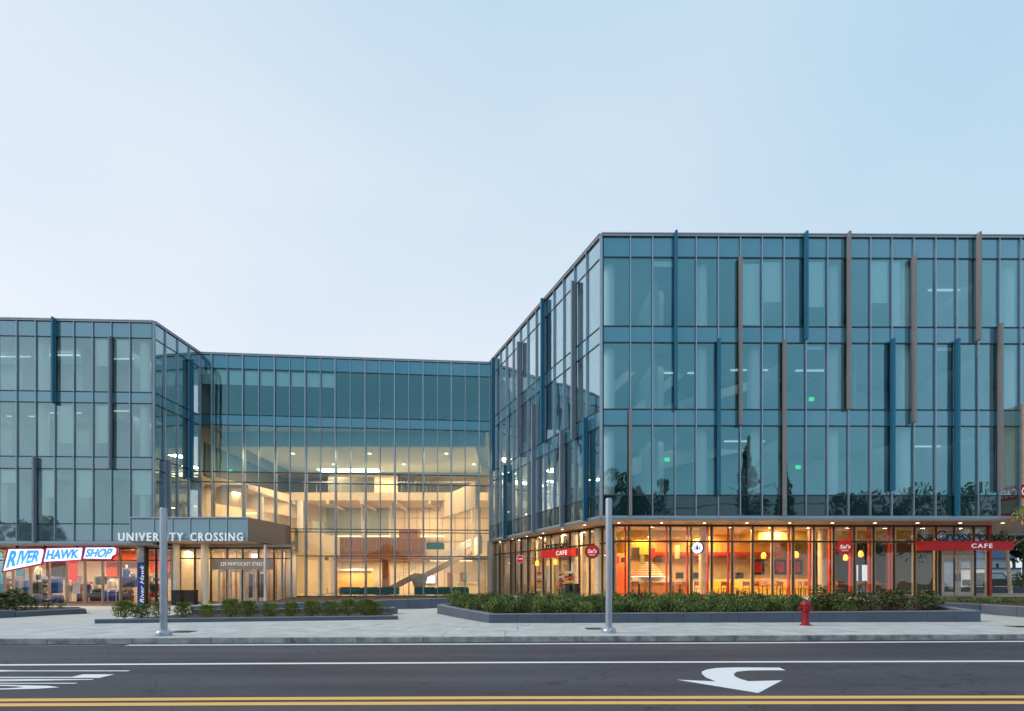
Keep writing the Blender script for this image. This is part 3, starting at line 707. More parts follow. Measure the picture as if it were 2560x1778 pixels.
# ground floor back
bx('timber_ceiling', 'wood', ATR, -19, -8.7, 52.8, 58.2, 3.6, 3.75)
bx('stone_back_wall', 'wall', ATR, -22, 0, 58.2, 58.4, .2, 3.75)
t = thing('roll_shutter', 'glowing pale yellow roller shutter at the back of the lobby', 'shutter', (X(875, 56.5), 56.5, .2))
bx('shutter_curtain', mat('yellow_shutter', (.85, .58, .22), .6, 0, .05), t, X(820, 56.5), X(930, 56.5), 56.6, 56.65, .75, 2.55)
bx('shutter_box', 'white', t, X(818, 56.5), X(932, 56.5), 56.4, 56.65, 2.56, 2.75)
bx('counter', 'woodl', t, X(820, 56.5), X(930, 56.5), 56.2, 56.6, .2, .74)
t = thing('timber_pillar', 'brown timber clad pillar left of the lobby stairs', 'pillar', (X(966, 55), 55, .2))
bx('pillar_shaft', 'wood', t, X(957, 55), X(973, 55), 54.7, 55.4, .2, 3.6)
for i, (u, l) in enumerate(((802, 'white round lobby column beside the glass front'), (830, 'white round lobby column behind the first one'))):
    t = thing('lobby_column', l, 'column', (X(u, 50+i*3), 50+i*3, .2)); bm = B(); lathe(bm, [(.33, .2), (.33, 5.0)], (X(u, 50+i*3), 50+i*3, 0), 24); mk('column_shaft', bm, 'white', t, smooth=True)
    bm = B(); lathe(bm, [(.36, .2), (.36, .32)], (X(u, 50+i*3), 50+i*3, 0), 24); mk('column_base', bm, 'alu', t, smooth=True)
# white parapet bands sweeping back on both sides
def band(name, pts, z0, z1, th=.3, m='wall'):
    bm = B()
    for (a, b) in zip(pts, pts[1:]):
        a = Vector(a); b = Vector(b); n = Vector((b.y-a.y, a.x-b.x)).normalized()*th
        prism(bm, [a, b, b+n, a+n], z0, z1)
    mk(name, bm, m, ATR)
band('parapet_band', [(-24.9, 44.9), (-23.4, 50), (-22.0, 57), (-20.2, 61)], 8.0, 10.15)
band('parapet_band', [(-18.2, 45.2), (-17.9, 49), (-17.4, 53.8)], 3.85, 5.85)
band('parapet_band', [(-7.2, 55.5), (-4.6, 50.5), (-2.9, 46.9)], 7.9, 10.1)
band('parapet_band', [(-3.6, 53.5), (-2.6, 47.0)], 3.9, 5.5)
bx('side_wall', 'wall', ATR, -26.0, -25.8, 44.9, 61.6, .1, 19.8)
bm = B(); prism(bm, [(-1.75, 46.6), (-1.5, 46.6), (2.5, 61.6), (2.2, 61.6)], .1, 19.8); mk('side_wall', bm, 'wall', ATR)
bx('side_gallery_slab', 'wall', ATR, -25.8, -22.2, 45.4, 61, 9.3, 9.6); bx('side_gallery_slab', 'wall', ATR, -25.8, -18.2, 45.3, 54, 4.55, 4.85)
for (x, y) in ((-22.6, 48.5), (-20.6, 52.5)):
    bm = B(); lathe(bm, [(.28, 4.85), (.28, 9.3)], (x, y, 0), 18); mk('column', bm, 'white', ATR, smooth=True)
M['stair'] = mat('stair_render', (.42, .34, .30), .6, 0, .04)
M['stair0'] = mat('dark_joint', (.16, .12, .09), .8)  # dark brown colour of the wall seams
M['cove'] = emis('warm_cove_strip', (1, .76, .42), 1.7)
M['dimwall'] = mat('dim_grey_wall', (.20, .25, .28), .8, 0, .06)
bx('upper_side_shade', 'dimwall', ATR, -25.79, -25.7, 45.2, 61.4, 10.3, 13.1); bx('upper_rear_shade', 'dimwall', ATR, -25.6, -20.1, 61.3, 61.5, 10.4, 13.1)  # dark panels over the pale walls, gallery shade put into their colour
bx('upper_rear_shade', 'dimwall', ATR, -12.2, -3.0, 60.9, 61.1, 10.4, 12.2)
bx('cove_light', 'cove', ATR, X(770, 59), X(1110, 59), 59.2, 59.4, 6.35, 6.45); bx('cove_light', 'cove', ATR, X(845, 54.2), X(1062, 54.2), 54.3, 54.4, 3.66, 3.74)
bx('cove_light', 'cove', ATR, -24.6, -23.0, 49.8, 50.0, 7.7, 7.8); bx('cove_light', 'cove', ATR, X(1060, 57.6), X(1180, 57.6), 57.6, 57.8, 3.6, 3.7)
for k in range(9): bx('wall_seam', 'stair0', ATR, -20.5+k*2.2, -20.47+k*2.2, 58.17, 58.199, .2, 3.6)
for k in range(8): bx('wall_seam', 'stair0', ATR, -13.3+k*1.4, -13.27+k*1.4, 59.57, 59.599, 4.5, 9.5)
for k in range(3): bx('wall_seam', 'stair0', ATR, -13.5, -2.4, 59.56, 59.599, 5.8+k*1.3, 5.83+k*1.3)
for u in (1118, 1150): bx('lobby_door', 'wood', ATR, X(u, 58), X(u+12, 58), 58.1, 58.16, .2, 2.4)
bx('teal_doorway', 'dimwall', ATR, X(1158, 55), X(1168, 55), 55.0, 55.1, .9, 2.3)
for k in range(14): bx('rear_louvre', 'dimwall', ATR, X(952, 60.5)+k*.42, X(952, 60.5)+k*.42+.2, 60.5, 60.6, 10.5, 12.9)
for k in range(6): bx('beam', 'wall', ATR, -22+k*3.4, -21.7+k*3.4, 54.0, 61.0, 9.2, 9.54)
# lobby staircase
ST = thing('staircase', 'open staircase with pale railings rising to the right through the lobby', 'staircase', (X(955, 50.5), 50.5, .2))
p0 = Vector((X(945, 50.5), 50.5, .25)); p1 = Vector((X(1155, 51.5), 51.5, Z(1372, 51.5)-.2)); pm_ = p0.lerp(p1, .46); pm2 = pm_+Vector((.9, 0, 0))
def stairflight(a, b, n):
    for dy in (-.75, .75):
        bm = B(); o_ = Vector((0, dy, 0)); extr(bm, [a+o_+Vector((0, 0, -.3)), b+o_+Vector((0, 0, -.3)), b+o_+Vector((0, 0, .16)), a+o_+Vector((0, 0, .16))], (0, .07, 0)); mk('stringer', bm, 'stair', ST)
    for k in range(n):
        q = a.lerp(b, (k+.5)/n); bx('tread', 'wall', ST, q.x-.17, q.x+.17, q.y-.7, q.y+.7, q.z, q.z+.05)
    for dy in (-.75, .78):
        for h in (.45, .7, .95):
            bm = B(); o_ = Vector((0, dy, h+.1)); tube(bm, a+o_, b+o_, .018, seg=6); mk('rail', bm, 'alu', ST)
        for k in range(5):
            q = a.lerp(b, k/4)+Vector((0, dy, 0)); bm = B(); tube(bm, q, q+Vector((0, 0, 1.05)), .02, seg=6); mk('post', bm, 'alu', ST)
stairflight(p0, pm_, 11); bx('landing', 'stair', ST, pm_.x, pm2.x, 49.9, 51.8, pm_.z-.12, pm_.z+.05); stairflight(pm2, p1+Vector((.9, 0, 0)), 12)
bm = B(); q = pm_+Vector((.1, 0, -.15)); extr(bm, [(q.x-.7, 50.7, q.z), (q.x+.9, 50.7, q.z), (q.x+.4, 50.7, .2), (q.x-.1, 50.7, .2)], (0, .6, 0)); mk('pier', bm, 'taupe', ST)
# screens
for i, (u0, u1, m_, l) in enumerate(((1037, 1052, 'screenb', 'small blue lit wall screen in the lobby'), (1061, 1088, 'screen', 'larger white lit wall screen in the lobby'))):
    t = thing('wall_screen', l, 'screen', (X((u0+u1)/2, 57.9), 57.9, 1.9))
    bx('screen_frame', 'black', t, X(u0-1, 57.9), X(u1+1, 57.9), 57.95, 58.05, 1.2, 2.1); bx('display', m_, t, X(u0, 57.9), X(u1, 57.9), 57.93, 57.949, 1.25, 2.05)
# sofas
def sofa(label, x0, x1, y, z0):
    t = thing('lobby_sofa', label, 'sofa', ((x0+x1)/2, y, z0), group='teal sofas in the lobby')
    bx('seat', 'teal', t, x0+.1, x1-.1, y-.35, y+.3, z0+.12, z0+.42); bx('backrest', 'teal', t, x0+.1, x1-.1, y-.46, y-.351, z0+.12, z0+.78)
    for a, b in ((x0, x0+.1), (x1-.1, x1)): bx('armrest', 'teal', t, a, b, y-.46, y+.3, z0+.12, z0+.72)
    for a in (x0+.08, x1-.08): bx('leg', 'alu', t, a-.03, a+.03, y-.4, y-.34, z0, z0+.12)
for i, (u0, u1, l) in enumerate(((853, 905, 'leftmost teal sofa behind the lobby glass'), (908, 950, 'teal sofa second from the left in the lobby'), (953, 997, 'teal sofa just left of the stair pier'), (1038, 1092, 'teal sofa just right of the stair pier'), (1095, 1128, 'teal sofa second from the right in the lobby'), (1131, 1172, 'rightmost teal sofa behind the lobby glass'))):
    sofa(l, X(u0, 47.3), X(u1, 47.3), 47.3, .2)
sofa('teal sofa on the upper balcony right of the slats', X(1067, 55), X(1110, 55), 55, 4.6)
bx('balcony_slab', 'wall', ATR, X(1066, 54.2), -2.2, 54.2, 61.6, 4.0, 4.6)
t = thing('service_desk', 'pale reception desk in the lobby beside the right wall', 'desk', (X(1170, 53), 53, .2)); bx('desk_front', 'wall', t, X(1145, 53), X(1200, 53), 52.8, 53.4, .2, 1.3); bx('desk_top', 'white', t, X(1143, 53), X(1202, 53), 52.7, 53.5, 1.3, 1.35)
# lobby lamps
for i in range(3):
    for j in range(2):
        x = -20+i*7.0+j*2.2; y = 49.3+j*4.6
        t = tag(bx('recessed_downlight', 'lamp', None, x-.13, x+.13, y-.13, y+.13, 13.11, 13.149), ('recessed lobby downlight, %s of the %s row in the high ceiling' % (('leftmost', 'middle', 'rightmost')[i], ('front', 'rear')[j])), 'downlight', 'downlights in the high lobby ceiling')
        light(t, (x, y, 13.0), 430, 1.2)
for i in range(4):
    x = -16.5+i*2.6
    light(ATR, (x, 55.8, 3.55), 140, .6)
for i, x in enumerate((-17, -13, -9, -5)):
    light(ATR, (x, 57, 9.4), 90 if i < 2 else 200, 1.2)
for i in range(4):
    light(ATR, (-24.2+i*.6, 47+i*3.4, 9.2), 150, .8); light(ATR, (-22.5, 46.8+i*2.2, 4.45), 150, .8)
light(ATR, (-4.5, 50, 5.8), 170, 1.); light(ATR, (-3.6, 52, 3.8), 190, 1.); light(ATR, (-3.4, 49.5, 9.6), 190, 1.); light(ATR, (-14, 57, 12.9), 160, 3.)
# exit signs
def exitsign(label, u, v, Yd):
    t = thing('exit_sign', label, 'exit sign', (X(u, Yd), Yd, Z(v, Yd)), group='green exit signs')
    bx('sign_face', 'green', t, X(u, Yd)-.15, X(u, Yd)+.15, Yd, Yd+.04, Z(v, Yd)-.11, Z(v, Yd)+.11); bx('sign_hanger', 'alu', t, X(u, Yd)-.01, X(u, Yd)+.01, Yd, Yd+.03, Z(v, Yd)+.112, Z(v, Yd)+.3)
exitsign('green exit sign on the third floor of the right block', 2029, 998, 32)
exitsign('green exit sign on the second floor near the block corner', 1668, 1149, 32)
exitsign('green exit sign on the second floor under the taupe fins', 1995.5, 1168, 32)
exitsign('green exit sign by the corner column seen from the courtyard side', 1481, 1087, 33.5)
exitsign('green exit sign high on the left of the atrium', 576, 1177, 47)

# ------------------------------------------------------------------ canopy and street entrance
CAN = thing('entrance_canopy', 'glass fronted entrance canopy with white building name letters', 'canopy', (-22, 39.5, 4.3))
cy0 = 38.15
uu = [326, 385, 431, 475.5, 522, 567, 619]
for a, b in zip(uu, uu[1:]):
    bx('glass_panel', M['spandrelg'], CAN, X(a, cy0)+.03, X(b, cy0)-.03, cy0+.02, cy0+.05, 4.52, 5.88)
for a in uu: bx('mullion', 'alu', CAN, X(a, cy0)-.035, X(a, cy0)+.035, cy0-.05, cy0+.06, 4.45, 5.95)
bx('frame_rail', 'alu', CAN, X(326, cy0)-.04, X(619, cy0)+.05, cy0-.06, cy0+.08, 5.95, 6.05); bx('frame_rail', 'alu', CAN, X(326, cy0)-.04, X(619, cy0)+.05, cy0-.06, cy0+.08, 4.35, 4.45)
xr = X(619, cy0); xq = X(726, 44.4)
bm = B(); prism(bm, [(X(326, cy0), cy0+.1), (xr, cy0+.1), (xq, 44.35), (X(500, 44.2), 44.15), (Lp[0]+.15, 39.2), (X(326, cy0), 39.0)], 4.36, 6.0); mk('canopy_body', bm, 'taupe', CAN)
bm = B(); prism(bm, [(xr-.02, cy0+.02), (xr+.06, cy0), (xq+.06, 44.3), (xq-.02, 44.3)], 4.34, 6.03); mk('side_cladding', bm, 'taupe', CAN)
bm = B(); prism(bm, [(X(326, cy0), cy0+.05), (xr, cy0+.05), (xq, 44.3), (X(500, 44.2), 44.1), (-26, 41), (-29, 41)], 4.31, 4.345); mk('soffit', bm, 'soffit', CAN)
# UNIVERSITY CROSSING
zb, zt = Z(1353, 38), Z(1332, 38)
for wd, u0, u1 in (('UNIVERSITY', 297, 459), ('CROSSING', 477, 608)):
    text('lettering', wd, 'letters', CAN, (X(u0, 38), 38, zb), (X(u1, 38), 38, zb), (X(u1, 38), 38, zt), (X(u0, 38), 38, zt), (0, -1, 0), .08, spacing=1.25, bold=.012)
t = thing('canopy_post', 'slim round white post holding up the entrance canopy', 'post', (X(663, 40.3), 40.3, g(X(663, 40.3), 40.3)))
bm = B(); lathe(bm, [(.1, -.1), (.1, 4.35)], (X(663, 40.3), 40.3, 0), 16); mk('post_shaft', bm, 'white', t, smooth=True); bm = B(); lathe(bm, [(.16, 4.25), (.16, 4.33)], (X(663, 40.3), 40.3, 0), 16); mk('post_head', bm, 'bronze', t)
# entrance glazing line
ye = 41.3; ZE = -.05
ENT = thing('entrance_glazing', 'glazed street entrance wall with four beige framed doors under the canopy', 'entrance', (X(600, ye), ye, ZE))
ent_us = [430, 449, 487, 527, 568, 607, 646, 685, 705, 728]
for a, b in zip(ent_us, ent_us[1:]):
    if not (527 <= a < 685): bx('glass_pane', 'shopglass', ENT, X(a, ye)+.04, X(b, ye)-.04, ye, ye+.02, ZE+.05, 3.2)
    bx('glass_pane', 'shopglass', ENT, X(a, ye)+.04, X(b, ye)-.04, ye, ye+.02, 3.28, 3.98)
for a in ent_us: bx('mullion', 'bronze' if a < 700 else 'greyf', ENT, X(a, ye)-.045, X(a, ye)+.045, ye-.05, ye+.12, ZE, 4.0)
bx('transom', 'bronze', ENT, X(430, ye), X(728, ye), ye-.04, ye+.1, 3.2, 3.28); bx('transom', 'bronze', ENT, X(430, ye), X(728, ye), ye-.04, ye+.1, 3.98, 4.1); bx('header', 'soffit', ENT, X(430, ye), X(728, ye), ye-.02, ye+.2, 4.1, 4.31)
bx('address_board', 'taupe', ENT, X(528, ye-.12), X(684, ye-.12), ye-.16, ye-.06, 2.38, 3.2)
text('address_lettering', '220 PAWTUCKET STREET', 'letters', ENT, (X(552, 41.1), 41.1, 2.68), (X(662, 41.1), 41.1, 2.68), (X(662, 41.1), 41.1, 2.95), (X(552, 41.1), 41.1, 2.95), (0, -1, 0), .03, spacing=1.3)
for i, (a, b) in enumerate(((546, 573.5), (575.5, 604), (609, 637), (639, 665))):
    x0, x1 = X(a, ye), X(b, ye)
    bm = B(); box(bm, x0, x0+.13, ye-.05, ye, ZE, 2.35); box(bm, x1-.13, x1, ye-.05, ye, ZE, 2.35); box(bm, x0+.13, x1-.13, ye-.05, ye, 2.2, 2.35); box(bm, x0+.13, x1-.13, ye-.05, ye, ZE, ZE+.28)
    d = mk('door', bm, mat('beige_door_frame', (.50, .42, .36), .45, .3) if i == 0 else bpy.data.materials['beige_door_frame'], ENT)
    bx('door_pane', 'shopglass', d, x0+.13, x1-.13, ye-.035, ye-.02, ZE+.28, 2.2)
    bx('door_handle', 'alu', d, x1-.11 if i % 2 == 0 else x0+.05, x1-.05 if i % 2 == 0 else x0+.11, ye-.12, ye-.051, 1.0, 1.35)
for a, b in ((528, 546), (604.5, 608.5), (666, 684)): bx('side_light', 'shopglass' if b-a > 10 else 'taupe', ENT, X(a, ye), X(b, ye), ye-.04, ye-.02, ZE, 2.35)
# vestibule inside
bx('vestibule_wall', 'wall', ENT, -27, -17.5, 43.8, 43.9, ZE, 3.9); bx('vestibule_floor', 'floor', ENT, -27, -17, 41.42, 43.8, -.3, ZE+.02); bx('vestibule_ceiling', 'wall', ENT, -27, -17, 41.5, 43.8, 3.95, 4.0)
bx('vestibule_screen', 'screen', ENT, X(622, 43.6), X(645, 43.6), 43.7, 43.79, 3.2, 3.7)
for a in (560, 590, 625, 650, 672, 690, 712): bx('inner_mullion', 'woodl', ENT, X(a, 43.2)-.05, X(a, 43.2)+.05, 43.1, 43.3, ZE, 3.95)
bx('blue_display', mat('blue_display_board', (.08, .08, .22), .6), ENT, X(622, 43), X(632, 43), 43.0, 43.06, .2, 2.1); bx('blue_display', bpy.data.materials['blue_display_board'], ENT, X(652, 43), X(660, 43), 43.0, 43.06, .2, 2.1)
for i in range(4): light(ENT, (-25+i*2.3, 42.4, 3.9), 60, .5)
for i, u in enumerate((512, 440)):
    t = thing('round_column', ('beige round column left of the street entrance doors', 'beige round column at the shop side of the entrance')[i], 'column', (X(u, 40.6), 40.6, ZE)); bm = B(); lathe(bm, [(.26, ZE-.2), (.26, 4.3)], (X(u, 40.6), 40.6, 0), 20); mk('column_shaft', bm, 'wall', t, smooth=True)
for i, u in enumerate((444, 476)):
    t = thing('litter_bin', ('black square bin nearer the sports shop', 'black square bin nearer the entrance column')[i], 'bin', (X(u, 39.9), 39.9, -.22), group='black bins outside the entrance')
    x = X(u, 39.9); bx('bin_body', 'black', t, x-.33, x+.33, 39.7, 40.3, -.25, .75); bx('bin_lid', 'bronze', t, x-.35, x+.35, 39.68, 40.32, .75, .85)

# ------------------------------------------------------------------ sports shop
ys = 40.35; zs = -.33
SHOP = thing('shop_storefront', 'sports shop front of tall glass panes with slim beige mullions', 'shop front', (X(200, ys), ys, zs))
su = [-170, -125, -80, -35, 11, 32, 76, 122, 166, 212, 256, 300, 345, 367, 390, 415, 430]
for a, b in zip(su, su[1:]):
    bx('glass_pane', 'shopglass', SHOP, X(a, ys)+.04, X(b, ys)-.04, ys, ys+.02, zs+.1, 3.02)
    bx('glass_pane', 'shopglass', SHOP, X(a, ys)+.04, X(b, ys)-.04, ys, ys+.02, 3.1, 3.88)
for a in su: bx('mullion', 'taupe' if a not in (367, 390, 415) else 'bronze', SHOP, X(a, ys)-.05, X(a, ys)+.05, ys-.05, ys+.14, zs, 3.9)
bx('transom', 'bronze', SHOP, X(-170, ys), X(430, ys), ys-.04, ys+.1, 3.02, 3.1); bx('transom', 'bronze', SHOP, X(-170, ys), X(430, ys), ys-.04, ys+.1, 3.88, 4.0); bx('sill', 'taupe', SHOP, X(-170, ys), X(430, ys), ys-.03, ys+.12, zs, zs+.1)
bx('header', 'soffit', SHOP, X(-170, ys), X(430, ys), ys-.02, ys+.3, 4.0, 4.14)
bm = B(); prism(bm, [(LW[0], LW[1]+.05), (Lp[0]-.02, Lp[1]+.05), (-25.4, 41.4), (-52, 41.4)], 4.1, 4.14); mk('soffit', bm, 'soffit', WEST)
bx('shop_floor', 'wood', SHOP, -50, -25.6, 40.5, 47, zs-.1, zs+.02); bx('shop_back_wall', 'wall', SHOP, -50, -25.4, 46.8, 47, zs, 4.1)
bx('shop_ceiling', 'white', SHOP, -50, -25.4, 40.6, 47, 4.08, 4.12); bx('shop_side_wall', 'wall', SHOP, -25.6, -25.4, 41.4, 47, zs, 4.1)
for u0, u1, z0, z1, m_, Yd in ((265, 293, 1.9, 3.2, 'coral', 46.5), (230, 345, 3.15, 3.9, 'coral', 45.2), (170, 192, 1.2, 3.4, 'red', 45.5), (375, 425, 2.2, 3.8, 'coral', 45.9), (40, 60, .5, 3.2, 'bluef', 44.5), (-20, 10, -.3, 3.8, 'bluef', 44), (115, 160, 1.9, 3.6, 'char', 46.2)):
    bx('wall_panel', m_, SHOP, X(u0, Yd), X(u1, Yd), Yd, Yd+.08, z0, z1)
for i in range(7):
    light(SHOP, (-45+i*3.1, 42.6, 4.0), 215, .9, (1, .70, .40))
for i in range(10): bx('shop_downlight', 'lamp', SHOP, -44+i*1.9, -43.85+i*1.9, 43.5, 43.65, 4.05, 4.079)
# merchandise
def rack(label, u0, u1, y, z0, z1, mats, n=None):
    t = thing('clothes_rack', label, 'clothes rack', (X((u0+u1)/2, y), y, zs), group='clothes racks in the sports shop')
    x0, x1 = X(u0, y), X(u1, y); n = n or max(3, int((x1-x0)/.09))
    bm = B(); tube(bm, (x0, y, z1+.05), (x1, y, z1+.05), .02, seg=6)
    for a in (x0, x1): tube(bm, (a, y, zs), (a, y, z1+.05), .02, seg=6)
    mk('rail', bm, 'alu', t)
    for k in range(n):
        x = x0+(x1-x0)*(k+.5)/n; h = random.uniform(0, .08)
        bm = B(); extr(bm, [(x-.03, y-.22, z0+h), (x-.03, y+.22, z0+h), (x-.03, y+.24, z1-.1), (x-.03, y, z1), (x-.03, y-.24, z1-.1)], (.05, 0, 0)); mk('garment', bm, random.choice(mats), t)
rack('rack of royal blue shirts right of the blue wall panel, upper rail', 127, 152, 42.3, .55, 1.75, ['blue', 'blue', 'navy'])
rack('rack of royal blue shirts left of the first mannequin, lower rail', 126, 155, 41.8, -.25, .45, ['blue', 'navy', 'blue'])
rack('small rack of navy shirts near the left end of the shop', 58, 75, 42.6, .4, 1.6, ['navy', 'blue'])
rack('low rack of navy shirts near the left end of the shop', 58, 74, 42.0, -.25, .4, ['navy'])
rack('dark hanging coats behind the second shop mullion', 80, 104, 43.0, -.2, 1.5, ['char'])
rack('charcoal coats at the middle of the shop', 238, 256, 42.2, -.25, .95, ['char'])
rack('low rack with blue shirts and a white jersey', 258, 300, 42.0, -.25, .8, ['blue', 'blue', 'skin', 'blue', 'navy'])
rack('brown and charcoal trousers at the right of the shop', 302, 330, 42.1, -.25, .9, ['char', 'wood'])
rack('high rail of camouflage green jackets', 243, 268, 43.6, 1.2, 1.9, [mat('olive_cloth', (.10, .12, .05), .8, 0, .3, 12), 'char'])
rack('high rail of dark caps and jackets over the white table', 305, 335, 43.4, 1.25, 2.1, ['navy', 'char', 'navy'])
rack('rack of charcoal and navy tops under the first letters of the sign', 84, 103, 41.5, -.25, .5, ['char', 'navy'])
rack('dark rack beside the red wall strip at the back', 196, 212, 43.2, -.2, 1.3, ['char', 'wood', 'navy'])
rack('rack of dark blue shirts under the caps at right', 308, 338, 43.0, 1.0, 1.9, ['navy', 'char'])
rack('rack of black trousers left of the banner column', 300, 322, 41.6, -.25, .6, ['char'])
rack('dark rack behind the second mannequin', 222, 238, 42.6, -.2, .8, ['char', 'wood'])
def shelf(label, u0, u1, y, n, cols):
    t = thing('display_shelf', label, 'shelf', (X((u0+u1)/2, y), y, zs), group='display shelves in the sports shop')
    x0, x1 = X(u0, y), X(u1, y)
    for a in (x0, x1-.04): bx('upright', 'alu', t, a, a+.04, y, y+.4, zs, 1.9)
    for k in range(n):
        z = zs+.15+k*(2.1/n); bx('shelf_board', 'woodl', t, x0+.04, x1-.04, y, y+.4, z, z+.03)
        xx = x0+.1
        while xx < x1-.35:
            w = random.uniform(.18, .3); bx('folded_clothes', random.choice(cols), t, xx, xx+w, y+.05, y+.35, z+.031, z+.031+random.uniform(.1, .26)); xx += w+.05
shelf('tall shelf of dark folded clothes at the far left of the shop', 12, 30, 42.0, 5, ['char', 'navy', 'red'])
shelf('second tall shelf of dark folded clothes beside the blue panel', 34, 48, 42.0, 5, ['char', 'navy', 'skin'])
shelf('narrow shelf of navy caps at the left middle of the shop', 104, 120, 42.1, 7, ['navy', 'char', 'skin'])
shelf('low wall shelf at the back of the shop', 195, 236, 44.5, 3, ['char', 'red', 'wood'])
shelf('shelf of shoes and bags behind the banner post', 372, 412, 43.0, 5, ['red', 'char', 'skin', 'navy'])
def mannequin(label, u, y, top, bot, z0=None):
    z0 = zs+.12 if z0 is None else z0
    x = X(u, y); t = thing('mannequin', label, 'mannequin', (x, y, z0), group='shop window mannequins')
    bm = B(); lathe(bm, [(.02, 1.47), (.055, 1.5), (.06, 1.56), (.085, 1.62), (.09, 1.70), (.06, 1.79), (.02, 1.81)], (x, y, z0), 12)
    for sx in (-1, 1):
        tube(bm, (x+sx*.25, y, z0+1.1), (x+sx*.3, y-.05, z0+.78), .04, .03, 8)
        tube(bm, (x+sx*.1, y, z0+.5), (x+sx*.1, y, z0+.05), .06, .04, 8)
    mk('figure', bm, 'skin', t, smooth=True)
    bm = B(); lathe(bm, [(.15, .88), (.145, 1.05), (.19, 1.3), (.16, 1.45), (.06, 1.5)], (x, y, z0), 14)
    for sx in (-1, 1): tube(bm, (x+sx*.17, y, z0+1.42), (x+sx*.26, y, z0+1.08), .075, .06, 8)
    mk('shirt', bm, top, t, smooth=True)
    bm = B(); lathe(bm, [(.155, .75), (.15, .9)], (x, y, z0), 14)
    for sx in (-1, 1): tube(bm, (x+sx*.085, y, z0+.85), (x+sx*.1, y, z0+.45), .09, .07, 8)
    mk('shorts', bm, bot, t, smooth=True)
    bx('plinth', 'wood', t, x-.3, x+.3, y-.25, y+.25, z0-.12, z0)
mannequin('mannequin in grey top and white trousers left of the white notice', 175, 41.6, 'taupe', 'skin')
mannequin('mannequin in navy top with bare arms right of the white notice', 219, 41.6, 'navy', 'char')
mannequin('seated height mannequin in a striped jersey on the high shelf at left', 96, 43.2, 'white', 'navy', 1.15)
mannequin('mannequin behind the banner post at the right of the shop', 383, 41.8, 'char', 'red')
mannequin('small mannequin in dark blue jersey above the right hand racks', 316, 43.0, 'navy', 'navy', 1.0)
mannequin('mannequin in red beside the last shop mullion', 402, 42.0, 'red', 'char')
t = thing('notice_board', 'white free standing notice between two mannequins', 'notice', (X(191, 41.3), 41.3, zs)); bx('notice_panel', 'white', t, X(182, 41.3), X(200, 41.3), 41.3, 41.33, .55, 1.45); bx('notice_post', 'alu', t, X(190.6, 41.3), X(191.4, 41.3), 41.3, 41.33, zs, .55)
t = thing('sweatshirt', 'white sweatshirt hung above the low rack', 'sweatshirt', (X(280, 42.3), 42.3, 1.3)); bm = B(); lathe(bm, [(.26, -.35), (.28, .1), (.2, .28), (.08, .32)], (X(280, 42.3), 42.3, 1.3), 14)
for sx in (-1, 1): tube(bm, (X(280, 42.3)+sx*.22, 42.3, 1.52), (X(280, 42.3)+sx*.4, 42.3, 1.05), .09, .07, 8)
mk('sweatshirt_body', bm, 'skin', t, smooth=True)
t = thing('display_table', 'white display table behind the banner post', 'table', (X(335, 42.6), 42.6, zs)); bx('table_top', 'white', t, X(318, 42.6), X(352, 42.6), 42.2, 43.0, .45, .52)
for u in (320, 350): bx('leg', 'white', t, X(u, 42.6)-.04, X(u, 42.6)+.04, 42.5, 42.6, zs, .45)
t = thing('crate_row', 'row of brown wooden window plinths along the shop glass', 'plinth', (X(250, 41), 41, zs)); bx('plinth_body', 'wood', t, X(168, 41), X(330, 41), 40.75, 41.15, zs+.02, zs+.3)
# banner post with vertical script
t = thing('banner_post', 'navy banner column with vertical white script beside the shop door', 'banner', (X(356, 40), 40, zs))
bx('banner_panel', 'navy', t, X(345, 40), X(362, 40), 39.95, 40.05, zs, 2.9); bx('panel_top', 'greyf', t, X(345, 40), X(362, 40), 39.95, 40.05, 2.9, 4.1); bx('side_frame', 'bronze', t, X(362, 40), X(366, 40), 39.9, 40.05, zs, 4.1)
text('banner_script', 'River Hawk', 'letters', t, (X(360.5, 39.93), 39.93, -.1), (X(360.5, 39.93), 39.93, 2.7), (X(350, 39.93), 39.93, 2.7), (X(350, 39.93), 39.93, -.1), (0, -1, 0), .015, shear=.3)
# RIVER HAWK SHOP sign
SG = thing('shop_sign', 'long backlit shop sign, blue slanted letters on white with crimson edge', 'sign', (X(150, 38.95), 38.95, 3.7))
yz = 39.3
def sgp(x, y, Yd=yz): return (X(x/5.471, Yd), Yd, Z(1340+y/5.471, Yd))
panels = [[(118, 182), (560, 178), (590, 188), (588, 235), (552, 375), (45, 478)], [(640, 172), (1122, 162), (1118, 205), (1100, 322), (600, 350)], [(1172, 160), (1560, 158), (1588, 178), (1575, 250), (1530, 272), (1512, 314), (1140, 308), (1160, 230)]]
for pl in panels:
    cxm = sum(p[0] for p in pl)/len(pl); cym = sum(p[1] for p in pl)/len(pl)
    bm = B(); extr(bm, [sgp(cxm+(p[0]-cxm)*1.05+(8 if p[0] > cxm else -8), cym+(p[1]-cym)*1.1+(4 if p[1] > cym else -4)) for p in pl], (0, .18, 0)); mk('sign_edge', bm, 'signr', SG)
    bm = B(); extr(bm, [sgp(p[0], p[1], yz-.04) for p in pl], (0, .038, 0)); mk('sign_panel', bm, 'signw', SG)
def q4(a, b, c, d): return [sgp(*p, yz-.045) for p in (a, b, c, d)]
for wd, quad in (('R', ((85, 440), (212, 408), (272, 200), (150, 205))), ('IVER', ((222, 402), (522, 350), (568, 195), (278, 203))), ('HAWK', ((628, 328), (1070, 305), (1095, 182), (660, 190))), ('SHOP', ((1165, 288), (1490, 298), (1560, 172), (1195, 178)))):
    text('lettering', wd, 'signb', SG, *q4(*quad), (0, -1, 0), .03, bold=.035)
for u in (40, 110, 190, 270): bx('bracket', 'bronze', SG, X(u, 39.4)-.03, X(u, 39.4)+.03, 39.4, 39.6, 3.6, 4.1)
